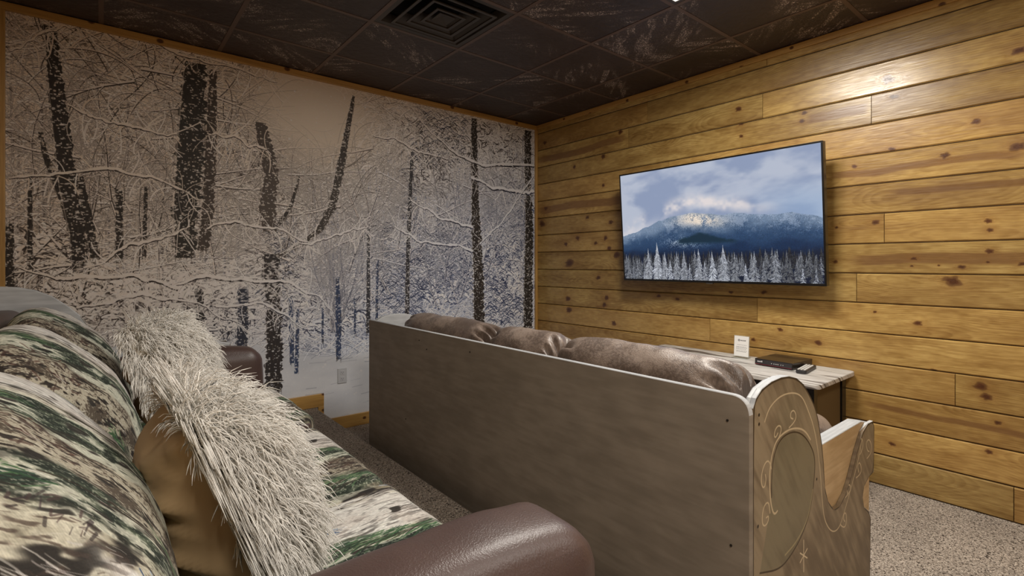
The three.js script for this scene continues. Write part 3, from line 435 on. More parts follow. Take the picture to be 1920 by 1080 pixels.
{
  const z0 = -2.31, z1 = -1.02, x0 = 2.895, x1 = 3.455;
  const t = thing('media_console', 'low media console with weathered white top under the television', 'console', [0, 0, 0]);
  const g = new THREE.ExtrudeGeometry(roundRect(x0, x1, -z1, -z0, 0.03), { depth: 0.018, bevelEnabled: true, bevelSize: 0.004, bevelThickness: 0.004, bevelSegments: 2, curveSegments: 6 });
  g.rotateX(-Math.PI / 2); g.translate(0, TY - 0.022, 0);
  { const q = g.attributes.position, uv = g.attributes.uv; for (let i = 0; i < q.count; i++) uv.setXY(i, -q.getZ(i) / 1.3, q.getX(i) / 0.6 + q.getY(i) * 2); }
  mesh('tabletop', g, mConsoleTop, t).userData.label = 'white board top with dark streaks';
  for (const z of [z0 + 0.06, z1 - 0.06]) { mesh('side_panel', rboxGeo(x0 + 0.11, x1 - 0.085, 0.03, TY - 0.028, z - 0.011, z + 0.011, 0.002, 1), mConsoleSide, t); mesh('rear_post', boxGeo(x1 - 0.08, x1 - 0.02, 0, TY - 0.027, z - 0.02, z + 0.02), mBlackPlastic, t); mesh('front_post', boxGeo(x0 + 0.06, x0 + 0.105, 0, TY - 0.027, z - 0.02, z + 0.02), mBlackPlastic, t); }
  mesh('front_panel', boxGeo(x0 + 0.12, x0 + 0.135, 0.06, TY - 0.10, z0 + 0.075, z1 - 0.075), mVentDark, t);
  mesh('shelf', boxGeo(x0 + 0.12, x1 - 0.09, 0.04, 0.058, z0 + 0.073, z1 - 0.073), mConsoleSide, t);
  mesh('rail', boxGeo(x0 + 0.075, x0 + 0.095, TY - 0.09, TY - 0.028, z0 + 0.081, z1 - 0.081), mBlackPlastic, t);
}
{ // card in a clear upright holder
  const c = newCanvas(256, 352), g = c.getContext('2d'), R = mulberry(5); g.fillStyle = '#f2f1ee'; g.fillRect(0, 0, 256, 352);
  g.strokeStyle = '#2b2b2e'; g.lineWidth = 5; g.beginPath(); g.arc(84, 72, 17, 0, 6.3); g.stroke(); g.beginPath(); g.moveTo(67, 72); g.lineTo(101, 72); g.moveTo(84, 55); g.lineTo(84, 89); g.stroke();
  g.lineWidth = 8; for (let k = 0; k < 7; k++) { g.beginPath(); g.moveTo(114 + k * 14, 84); g.lineTo(114 + k * 14 + (R() - 0.3) * 8, 60 + R() * 8); g.stroke(); }
  g.fillStyle = '#55555c'; for (const [y, n, o] of [[150, 11, 52], [182, 14, 34], [200, 14, 34], [222, 13, 36], [250, 14, 32], [268, 12, 40]]) for (let k = 0, x = o; k < n; k++) { const w = 5 + R() * 13; g.fillRect(x, y, w, 6); x += w + 5; if (x > 216) break; }
  const t = thing('card_holder', 'small white printed card standing in a clear holder on the console', 'sign', [3.345, TY, -1.648]); t.rotation.y = -Math.PI / 2; t.rotateX(-0.06);
  const face = new THREE.PlaneGeometry(0.098, 0.135); face.translate(0, 0.078, 0.0022);
  const card = mesh('card', boxGeo(-0.049, 0.049, 0.010, 0.146, 0, 0.0015), std({ color: 0xf2f1ee, roughness: 0.7 }), t); mesh('print', face, std({ map: canvasTex(c), roughness: 0.7 }), card);
  mesh('holder', mergeGeometries([boxGeo(-0.053, 0.053, 0.004, 0.150, -0.004, -0.001), boxGeo(-0.053, 0.053, 0.0006, 0.004, -0.030, 0.030)]), phys({ color: 0xf4f8f8, roughness: 0.05, transmission: 0.9, thickness: 0, ior: 1.49 }), t);
}
{ // receiver box
  const t = thing('receiver_box', 'flat dark brown set-top box on the media console', 'box', [3.315, TY, -1.364]); t.rotation.y = -Math.PI / 2 - 0.05;
  const w = 0.228, d = 0.26, h = 0.042;
  mesh('case', rboxGeo(-w / 2, w / 2, 0.004, h, -d / 2, d / 2, 0.003, 2), phys({ color: 0x2a211a, roughness: 0.35, clearcoat: 0.3 }), t);
  mesh('front_plate', rboxGeo(-w / 2 + 0.002, w / 2 - 0.002, 0.006, h - 0.002, d / 2 - 0.002, d / 2 + 0.004, 0.002, 1), phys({ color: 0x17131a, roughness: 0.2, clearcoat: 0.6 }), t);
  mesh('red_stripe', boxGeo(-w / 2 + 0.004, w / 2 - 0.004, 0.008, 0.0115, d / 2 + 0.003, d / 2 + 0.0048), std({ color: 0x6b1f2e, roughness: 0.4 }), t);
  const m = std({ color: 0xd8d6d8, roughness: 0.5 }), marks = []; for (const [x, ww, hh] of [[-0.095, 0.006, 0.007], [-0.087, 0.006, 0.006], [-0.079, 0.005, 0.007], [-0.071, 0.006, 0.009]]) marks.push(boxGeo(x, x + ww, 0.022, 0.022 + hh, d / 2 + 0.0035, d / 2 + 0.0046));
  mesh('logo', mergeGeometries(marks), m, t);
  const dots = []; for (const x of [-0.01, 0.004, 0.014, 0.022, 0.03, 0.046, 0.058]) dots.push(boxGeo(x, x + 0.004, 0.021, 0.025, d / 2 + 0.0035, d / 2 + 0.0046)); mesh('display_dots', mergeGeometries(dots), m, t);
  for (const [x, z] of [[-1, -1], [1, -1], [-1, 1], [1, 1]]) { const g = new THREE.CylinderGeometry(0.008, 0.008, 0.005, 10); g.translate(x * 0.095, 0.0025, z * 0.11); mesh('foot', g, mBlackPlastic, t); }
}
{ // remote control lying along the box
  const t = thing('remote_control', 'grey remote control with pale buttons beside the set-top box', 'remote', [3.24, TY, -1.205]); t.rotation.y = Math.PI / 2 + 0.12;
  const s = roundRect(-0.026, 0.026, -0.12, 0.12, 0.02), g = new THREE.ExtrudeGeometry(s, { depth: 0.012, bevelEnabled: true, bevelSize: 0.003, bevelThickness: 0.004, bevelSegments: 2, curveSegments: 6 }); g.rotateX(-Math.PI / 2); g.translate(0, 0.0045, 0);
  mesh('shell', g, std({ color: 0x2c2b2d, roughness: 0.45 }), t);
  const btn = rboxGeo(-0.0055, 0.0055, 0.0195, 0.0255, -0.0045, 0.0045, 0.0018, 1), mb = std({ color: 0xd4d2cd, roughness: 0.5 });
  for (let r = 0; r < 11; r++) for (let k = -1; k <= 1; k++) { const b = mesh('button', btn, mb, t); b.position.set(k * 0.0155, 0, -0.1 + r * 0.0175); }
}
{ // wall outlet skinned with the print of the mural
  const t = thing('wall_outlet', 'electrical outlet with snow coloured cover plate on the mural', 'outlet', [1.4485, 0.408, ZB]);
  const m = std({ color: 0xc6c8cc, roughness: 0.5 }), md = std({ color: 0x3a3a3c, roughness: 0.7 });
  mesh('cover_plate', rboxGeo(-0.036, 0.036, -0.058, 0.058, 0, 0.007, 0.003, 2), m, t);
  for (const y of [-0.024, 0.024]) { const r = mesh('receptacle', rboxGeo(-0.017, 0.017, y - 0.016, y + 0.016, 0.005, 0.0085, 0.003, 2), m, t); mesh('slots', mergeGeometries([boxGeo(-0.008, -0.006, y - 0.002, y + 0.008, 0.008, 0.0088), boxGeo(0.006, 0.008, y - 0.002, y + 0.007, 0.008, 0.0088), boxGeo(-0.002, 0.002, y - 0.010, y - 0.006, 0.008, 0.0088)]), md, r); }
}

// ---------------------------------------------------------------- sleigh benches
// side outline relative to the back panel (x forward, y up)
const SIDE = [[0.0, 0.0], [0.0, 0.4], [0.001, 0.883], [0.018, 0.907], [0.052, 0.927], [0.111, 0.939], [0.174, 0.942], [0.227, 0.938], [0.282, 0.924], [0.333, 0.898], [0.385, 0.853], [0.424, 0.812], [0.448, 0.769], [0.481, 0.679], [0.495, 0.612], [0.506, 0.531], [0.532, 0.478], [0.585, 0.432], [0.640, 0.428], [0.697, 0.452], [0.747, 0.491], [0.788, 0.538], [0.830, 0.585], [0.884, 0.632], [0.941, 0.654], [1.000, 0.652], [1.019, 0.626], [1.012, 0.45], [0.953, 0.446], [0.896, 0.424], [0.880, 0.388], [0.896, 0.346], [0.953, 0.312], [0.976, 0.276], [0.964, 0.0]];
const INNER_TALL = [[0.0, 0.0], [0.001, 0.880], [0.018, 0.904], [0.052, 0.924], [0.111, 0.936], [0.174, 0.939], [0.227, 0.935], [0.282, 0.921], [0.333, 0.895], [0.385, 0.850], [0.424, 0.809], [0.448, 0.766], [0.468, 0.70], [0.468, 0.0]];
const INNER_ARM = [[0.475, 0.0], [0.475, 0.64], [0.484, 0.657], [0.505, 0.664], [0.905, 0.664], [1.006, 0.640], [1.0, 0.3], [0.955, 0.0]];
function outline(P) { const s = new THREE.Shape(); s.moveTo(...P[0]); const v = P.slice(1).map((p) => new THREE.Vector2(...p)); s.lineTo(v[0].x, v[0].y); s.lineTo(v[1].x, v[1].y); for (let i = 2; i < v.length; i++) s.lineTo(v[i].x, v[i].y); s.closePath(); return s; }
function paintSide() { // glazed paint with scroll lines, 1.06 x 0.97 m
  const W = 1100, H = 1008, S = W / 1.06, c = newCanvas(W, H), g = c.getContext('2d'), im = g.createImageData(W, H);
  for (let py = 0; py < H; py++) for (let px = 0; px < W; px++) {
    const x = px / S, y = (H - py) / S, a = x * 0.8 + y * 0.6, b = y * 0.8 - x * 0.6;
    const t = fbm(x * 4, y * 5, 401, 4) * 0.6 + fbm(b * 9, a * 60, 402, 3) * 0.4, inEgg = 0;
    let col = mix3([112, 98, 78], [152, 137, 112], smooth(0.3, 0.7, t));
    col = mix3(col, [124, 116, 92], smooth(0.5, 0.75, fbm(x * 2.5 + 3, y * 2.5, 403, 3)) * 0.6 + inEgg);
    const i = (py * W + px) * 4; im.data[i] = col[0]; im.data[i + 1] = col[1]; im.data[i + 2] = col[2]; im.data[i + 3] = 255;
  }
  g.putImageData(im, 0, 0); g.lineCap = g.lineJoin = 'round';
  const path = (a, close) => { const p = []; for (let i = 0; i < a.length; i += 2) p.push([a[i] * S, H - a[i + 1] * S]); g.beginPath(); g.moveTo(...p[0]); for (let i = 1; i < p.length - 1; i++) g.quadraticCurveTo(p[i][0], p[i][1], (p[i][0] + p[i + 1][0]) / 2, (p[i][1] + p[i + 1][1]) / 2); g.lineTo(...p[p.length - 1]); if (close) g.closePath(); };
  const line = (a, col, w) => { g.strokeStyle = col; g.lineWidth = w; path(a); g.stroke(); };
  const EGG = [0.111, 0.615, 0.109, 0.688, 0.136, 0.747, 0.187, 0.772, 0.268, 0.769, 0.34, 0.739, 0.401, 0.685, 0.424, 0.642, 0.416, 0.582, 0.385, 0.491, 0.325, 0.437, 0.24, 0.403, 0.161, 0.392, 0.04, 0.429];
  g.fillStyle = 'rgba(112,108,84,0.5)'; path([...EGG], true); g.fill();
  g.strokeStyle = 'rgba(48,36,24,0.8)'; g.lineWidth = 9; path(SIDE.flat(), true); g.stroke();
  line(EGG, 'rgba(58,44,28,0.85)', 5);
  const Lc = 'rgba(206,188,154,0.95)';
  line([0.069, 0.836, 0.087, 0.862, 0.123, 0.88, 0.174, 0.891, 0.24, 0.889, 0.296, 0.876, 0.333, 0.853, 0.37, 0.809, 0.409, 0.758, 0.44, 0.689, 0.465, 0.6, 0.481, 0.5, 0.498, 0.43, 0.549, 0.374, 0.603, 0.352, 0.649, 0.361, 0.687, 0.396, 0.727, 0.433, 0.777, 0.483, 0.83, 0.541, 0.858, 0.586, 0.873, 0.612], Lc, 4.5);
  line([0.148, 0.565, 0.13, 0.556, 0.109, 0.589, 0.099, 0.641, 0.099, 0.69, 0.111, 0.731, 0.136, 0.764, 0.174, 0.778, 0.24, 0.782, 0.311, 0.768, 0.355, 0.745, 0.385, 0.717], Lc, 6);
  line([0.404, 0.554, 0.382, 0.492, 0.333, 0.453, 0.268, 0.428, 0.2, 0.42], 'rgba(176,164,124,0.8)', 5);
  for (const a of [[0.227, 0.787, 0.268, 0.796, 0.279, 0.814, 0.261, 0.834, 0.238, 0.831, 0.236, 0.814, 0.254, 0.808], [0.155, 0.771, 0.171, 0.784, 0.174, 0.801, 0.155, 0.809, 0.133, 0.801, 0.127, 0.783, 0.138, 0.777, 0.151, 0.787], [0.109, 0.696, 0.101, 0.717, 0.081, 0.726, 0.058, 0.712, 0.046, 0.683, 0.054, 0.659, 0.069, 0.655, 0.078, 0.674, 0.073, 0.689], [0.101, 0.574, 0.097, 0.601, 0.081, 0.611, 0.058, 0.599, 0.052, 0.563, 0.066, 0.547, 0.089, 0.551, 0.094, 0.569, 0.078, 0.568], [0.809, 0.482, 0.862, 0.482, 0.867, 0.51, 0.841, 0.533, 0.824, 0.521, 0.836, 0.496], [0.697, 0.442, 0.747, 0.449, 0.753, 0.468, 0.727, 0.481, 0.707, 0.467, 0.721, 0.448], [0.649, 0.361, 0.682, 0.336, 0.709, 0.348, 0.707, 0.38, 0.687, 0.393, 0.674, 0.373, 0.691, 0.359], [0.93, 0.524, 0.976, 0.528, 0.988, 0.564, 0.953, 0.595, 0.918, 0.587, 0.934, 0.553, 0.957, 0.544], [0.852, 0.558, 0.884, 0.572, 0.884, 0.602, 0.862, 0.618, 0.845, 0.604]]) line(a, Lc, 4.5);
  for (const [a, b, d, e] of [[0.333, 0.417, 0.333, 0.32], [0.306, 0.387, 0.360, 0.352], [0.360, 0.381, 0.306, 0.358]]) line([a, b, d, e], 'rgba(222,206,174,0.95)', 4.5);
  g.fillStyle = '#241a12'; for (const [x, y] of [[0.035, 0.861], [0.035, 0.836], [0.029, 0.56], [0.436, 0.578]]) { g.beginPath(); g.arc(x * S, H - y * S, 5, 0, 6.3); g.fill(); }
  return c;
}
const sideTex = canvasTex(paintSide());
const mSidePaint = std({ map: sideTex, roughness: 0.5 });
const glazeTex = (a, b, seed) => dataTex(512, 512, (x, y) => mix3(a, b, smooth(0.28, 0.72, fbm(x / 70, y / 34, seed, 4) * 0.55 + fbm(x / 60, y / 5, seed + 1, 3) * 0.45)));
const backTex = dataTex(1536, 640, (x, y) => { const u = x / 1536 * 2.6, v = y / 640 * 1.0, t = fbm(u * 5, v * 11, 410, 4) * 0.35 + fbm(u * 9, v * 70, 411, 3) * 0.35 + fbm(u * 14 + v * 3, v * 26, 412, 3) * 0.3; return mix3([128, 119, 107], [150, 140, 127], smooth(0.25, 0.75, t)); });
const mBackPaint = std({ map: backTex, roughness: 0.55 });
const mTan = std({ map: glazeTex([176, 148, 108], [202, 176, 136], 420), roughness: 0.5 });
const mWhite = std({ map: glazeTex([168, 171, 174], [198, 201, 203], 430), roughness: 0.45 });
const mSideEdge = std({ map: glazeTex([92, 76, 56], [122, 104, 80], 440), roughness: 0.55 });
const mScrew = std({ color: 0x1c1510, roughness: 0.6 });
// extruded board: caps take material 0, edges material 1 where the test holds, else material 2
function edgeGroups(g, test, inward = 0) {
  const p = g.attributes.position, n = g.attributes.normal, caps = g.groups.filter((q) => q.materialIndex === 0), sides = g.groups.filter((q) => q.materialIndex === 1), order = [[], [], []];
  for (const q of caps) for (let i = q.start; i < q.start + q.count; i += 3) order[inward && n.getZ(i) * inward > 0.5 ? 1 : 0].push(i);
  for (const q of sides) for (let i = q.start; i < q.start + q.count; i += 3) order[test((p.getX(i) + p.getX(i + 1) + p.getX(i + 2)) / 3, (p.getY(i) + p.getY(i + 1) + p.getY(i + 2)) / 3, n.getX(i), n.getY(i)) ? 1 : 2].push(i);
  const out = new THREE.BufferGeometry(), tri = order.flat();
  for (const k of ['position', 'normal', 'uv']) { const a = g.attributes[k], s = a.itemSize, d = new Float32Array(tri.length * 3 * s); tri.forEach((t, j) => { for (let c = 0; c < 3 * s; c++) d[j * 3 * s + c] = a.array[t * s + c]; }); out.setAttribute(k, new THREE.BufferAttribute(d, s)); }
  let at = 0; order.forEach((o, m) => { if (o.length) out.addGroup(at, o.length * 3, m); at += o.length * 3; }); return out;
}
function sleigh(x0, y0, zNear, zFar, label, k = 1) {
  const t = thing('sleigh_bench', label, 'bench', [x0, y0, 0], 'sleigh shaped bench frames');
  const sideUV = (g) => { const p = g.attributes.position, uv = g.attributes.uv; for (let i = 0; i < p.count; i++) uv.setXY(i, p.getX(i) / 1.06, p.getY(i) / 0.97); return g; };
  for (const near of [true, false]) {
    const z = near ? zNear : zFar, s = near ? -1 : 1;
    const ox = 0.020; const o = sideUV(new THREE.ExtrudeGeometry(outline(SIDE), { depth: 0.010, bevelEnabled: true, bevelSize: 0.0015, bevelThickness: 0.0015, bevelSegments: 1 })); o.scale(1, k, 1); o.translate(ox, 0, near ? z - 0.0115 : z + 0.0015);
    for (const [P_, dep] of [[INNER_TALL, 0.008], [INNER_ARM, 0.040]]) {
    const n = new THREE.ExtrudeGeometry(outline(P_), { depth: dep, bevelEnabled: true, bevelSize: 0.003, bevelThickness: 0.003, bevelSegments: 2 }); n.scale(1, k, 1); n.translate(ox + 0.003, 0, near ? z - 0.0165 - dep : z + 0.0165);
    { const p = n.attributes.position, uv = n.attributes.uv, nn = n.attributes.normal; for (let i = 0; i < p.count; i++) { if (Math.abs(nn.getZ(i)) > 0.5) uv.setXY(i, p.getX(i), p.getY(i)); else uv.setXY(i, p.getX(i) + p.getY(i), p.getZ(i) * 2); } }
    const inner = mesh(P_ === INNER_ARM ? 'arm_board' : 'side_panel', edgeGroups(n, (x, y, nx, ny) => y > 0.5 && (ny > 0.2 || y > 0.89), near ? -1 : 1), [mTan, mWhite, mSideEdge], t); inner.userData.label = P_ === INNER_ARM ? 'thick arm board with white painted top' : 'inner side board with white painted edge'; }
    const over = mesh('scroll_panel', edgeGroups(o, (x, y, nx, ny) => ny > 0.2 && (x < 0.43 || x > 0.93)), [mSidePaint, mWhite, mSideEdge], t); over.userData.label = 'curved outer board painted with pale scrolls';
  }
  // back board with rounded upper ends
  const a = -zNear + 0.001, b = -zFar - 0.001, top = 0.913 * k, sh = new THREE.Shape(), r = 0.045; sh.moveTo(a, 0); sh.lineTo(b, 0); sh.lineTo(b, top - 0.004); sh.lineTo(b - 0.004, top); sh.lineTo(a + r, top); sh.quadraticCurveTo(a + 0.004, top - 0.002, a, top - r); sh.closePath();
  const g = new THREE.ExtrudeGeometry(sh, { depth: 0.016, bevelEnabled: true, bevelSize: 0.002, bevelThickness: 0.002, bevelSegments: 1, curveSegments: 8 });
  g.rotateY(Math.PI / 2); // shape x -> -z, depth -> +x
  g.translate(0.002, 0, 0); { const p = g.attributes.position, uv = g.attributes.uv; for (let i = 0; i < p.count; i++) uv.setXY(i, -p.getZ(i) / 2.6 - 0.16, p.getY(i)); }
  mesh('back_panel', edgeGroups(g, (x, y) => y > 0.86), [mBackPaint, mWhite, mBackPaint], t).userData.label = 'grey brown painted back board';
  for (const [y, z] of [[0.842, zNear - 0.06], [0.504, zNear - 0.05], [0.859, zNear - 1.78], [0.821, zNear - 1.70], [0.861, zNear - 1.3], [0.4, zFar + 0.5]]) { const c = new THREE.CylinderGeometry(0.0035, 0.0035, 0.003, 8); c.rotateZ(Math.PI / 2); c.translate(-0.0005, y, z); mesh('screw_head', c, mScrew, t); }
  mesh('front_board', rboxGeo(0.93, 0.95, 0.05, 0.26, zFar + 0.065, zNear - 0.065, 0.004, 1), mTan, t);
  return t;
}
const FB = 1.33, FZ0 = -0.633, FZ1 = -3.066;
sleigh(FB, 0, FZ0, FZ1, 'painted sleigh bench on the lower floor, its grey back toward the platform');
const RB = -0.515, RZ0 = -0.34, RZ1 = -2.965;
sleigh(RB, PH, RZ0, RZ1, 'painted sleigh bench on the raised platform around the camouflage sofa', 1.035);

// ---------------------------------------------------------------- cushions
// a padded box: rounded, bulging and wrinkled; uv in metres
function padded(w, h, d, { r = 0.05, bulge = [0.02, 0.02, 0.02], n = [16, 8, 16], wrinkle = 0, seed = 1, fn } = {}) {
  const g = new THREE.BoxGeometry(w, h, d, ...n), p = g.attributes.position, uv = g.attributes.uv, nn = g.attributes.normal, H = [w / 2, h / 2, d / 2];
  for (let i = 0; i < p.count; i++) {
    const v = [p.getX(i), p.getY(i), p.getZ(i)], q = v.map((x, k) => x / H[k]), inn = v.map((x, k) => clamp(x, -H[k] + Math.min(r, H[k]), H[k] - Math.min(r, H[k]))), df = v.map((x, k) => x - inn[k]), l = Math.hypot(...df) || 1;
    let o = inn.map((x, k) => x + df[k] / l * (l > 1e-6 ? Math.min(r, Math.max(...H)) : 0));
    for (let k = 0; k < 3; k++) { const a = (k + 1) % 3, b = (k + 2) % 3; o[k] += Math.sign(q[k]) * bulge[k] * Math.pow(Math.abs(q[k]), 3) * (1 - q[a] * q[a]) * (1 - q[b] * q[b]); }
    if (wrinkle) { const ww = (fbm(o[0] * 9 + seed, o[2] * 9 + o[1] * 7, seed, 3) - 0.5) * wrinkle; o = o.map((x, k) => x + df[k] / l * ww); }
    if (fn) o = fn(o, q);
    const nx = Math.abs(nn.getX(i)), ny = Math.abs(nn.getY(i)); uv.setXY(i, ny > 0.5 ? o[2] : nx > 0.5 ? o[2] : o[0], ny > 0.5 ? o[0] : nx > 0.5 ? H[0] + (H[1] - o[1]) : o[1]);
    p.setXYZ(i, ...o);
  }
  return weld(g);
}
// a cushion swept along z from a closed profile of [x, y] points, pinched and puckered at its ends
function sweptCushion(P, z0, z1, { pinch = 0.05, pucker = 0, wrinkle = 0.01, seed = 1, nt = 44, ns = 64, sharp = 6, uvOff = 0 } = {}) {
  const curve = new THREE.CatmullRomCurve3(P.map((p) => new THREE.Vector3(p[0], p[1], 0)), true, 'centripetal'), pts = curve.getSpacedPoints(ns), L = curve.getLength();
  let cx = 0, cy = 0; for (const p of pts) { cx += p.x / pts.length; cy += p.y / pts.length; }
  const pos = [], uv = [], idx = [], rows = nt + 3;
  for (let k = 0; k < rows; k++) {
    const cap = k === 0 || k === rows - 1, kk = clamp(k - 1, 0, nt), t = kk / nt * 2 - 1, tt = Math.sign(t) * (1 - Math.pow(1 - Math.abs(t), 1.5)), zc = (z0 + z1) / 2 + (z1 - z0) / 2 * tt;
    const e = Math.pow(Math.max(0, 1 - Math.pow(Math.abs(tt), sharp)), 0.5);
    for (let i = 0; i <= ns; i++) {
      const p = pts[i], dx = p.x - cx, dy = p.y - cy, l = Math.hypot(dx, dy), s = i / ns * L;
      let in_ = pinch * (1 - e); const edge = smooth(0.66, 0.97, Math.abs(tt));
      in_ += pucker * edge * Math.pow(0.5 + 0.5 * Math.sin(s * 105 + 1.6 * Math.sin(s * 23 + seed) + tt * 3 + 3 * fbm(s * 9, zc * 14, seed + 2, 2)), 2) * (1 - smooth(0.97, 1, Math.abs(tt)) * 0.4);
      in_ -= (fbm(s * 8 + seed * 3, zc * 7, seed, 3) - 0.5) * wrinkle * 2 + (fbm(s * 30, zc * 22, seed + 5, 2) - 0.5) * wrinkle * 0.5;
      const f = cap ? 0.02 : Math.max(0.05, (l - in_) / l);
      pos.push(cx + dx * f, cy + dy * f, zc); uv.push(zc + uvOff, s);
    }
  }
  for (let k = 0; k < rows - 1; k++) for (let i = 0; i < ns; i++) { const a = k * (ns + 1) + i, b = a + ns + 1; idx.push(a, b, a + 1, b, b + 1, a + 1); }
  const g = new THREE.BufferGeometry(); g.setAttribute('position', new THREE.Float32BufferAttribute(pos, 3)); g.setAttribute('uv', new THREE.Float32BufferAttribute(uv, 2)); g.setIndex(idx); return weld(g);
}
// ---- leathers
const suedeTex = dataTex(1024, 1024, (x, y) => { const n = fbm(x / 90, y / 90, 501, 5), f = fbm(x / 6, y / 6, 502, 2), v = smooth(0.30, 0.70, n * 0.7 + f * 0.3); return mix3([94, 81, 73], [142, 127, 116], v); });
const leatherBump = dataTex(512, 512, (x, y) => { const v = 255 * (0.6 * fbm(x / 5, y / 5, 503, 3) + 0.4 * noise(x / 2.2, y / 2.2, 504)); return [v, v, v]; }, false); leatherBump.repeat.set(4, 4);
const mSuede = phys({ map: suedeTex, bumpMap: leatherBump, bumpScale: 0.0012, roughness: 0.40, clearcoat: 0.25, clearcoatRoughness: 0.4 });
const brownTex = dataTex(512, 512, (x, y) => mix3([68, 53, 50], [90, 72, 67], fbm(x / 60, y / 60, 505, 4)));
const mLeather = phys({ map: brownTex, bumpMap: leatherBump, bumpScale: 0.0006, roughness: 0.40, clearcoat: 0.2, clearcoatRoughness: 0.4 });

// ---------------------------------------------------------------- front sofa inside the bench
{
  const t = thing('leather_sofa', 'brown distressed leather sofa cushions inside the sleigh bench facing the television', 'sofa', [0, 0, 0]);
  const za = FZ1 + 0.075, zb = FZ0 - 0.07;
  mesh('base', rboxGeo(FB + 0.03, FB + 0.90, 0.05, 0.30, za, zb, 0.02, 2), mSuede, t);
  const backP = [[1.50, 0.30], [1.365, 0.34], [1.362, 0.6], [1.368, 0.86], [1.40, 0.945], [1.46, 0.985], [1.53, 0.97], [1.59, 0.90], [1.63, 0.78], [1.65, 0.62], [1.64, 0.45], [1.58, 0.32]];
  for (const [a, b, s, dy] of [[-2.76, -1.89, 1, -0.004], [-1.885, -1.45, 2, -0.004], [-1.445, -0.712, 3, 0]]) mesh('back_cushion', sweptCushion(backP.map((p) => [p[0], p[1] + dy]), a, b, { pinch: 0.065, pucker: 0.042, wrinkle: 0.009, seed: s, nt: 72, ns: 180, sharp: 9 }), mSuede, t);
  for (const [a, b, s] of [[-2.74, -1.895, 4], [-1.885, -1.455, 5], [-1.445, -0.93, 6]]) { const g = padded(0.62, 0.2, b - a, { r: 0.07, bulge: [0.02, 0.03, 0], wrinkle: 0.012, seed: s }); g.translate(1.92, 0.385, (a + b) / 2); mesh('seat_cushion', g, mSuede, t); }
  for (const [a, b] of [[za + 0.002, -2.775], [-0.925, zb - 0.002]]) { const g = padded(0.86, 0.40, b - a, { r: 0.085, bulge: [0, 0.035, 0], wrinkle: 0.012, seed: 8 }); g.translate(1.83, 0.475, (a + b) / 2); mesh('arm', g, mSuede, t); }
}

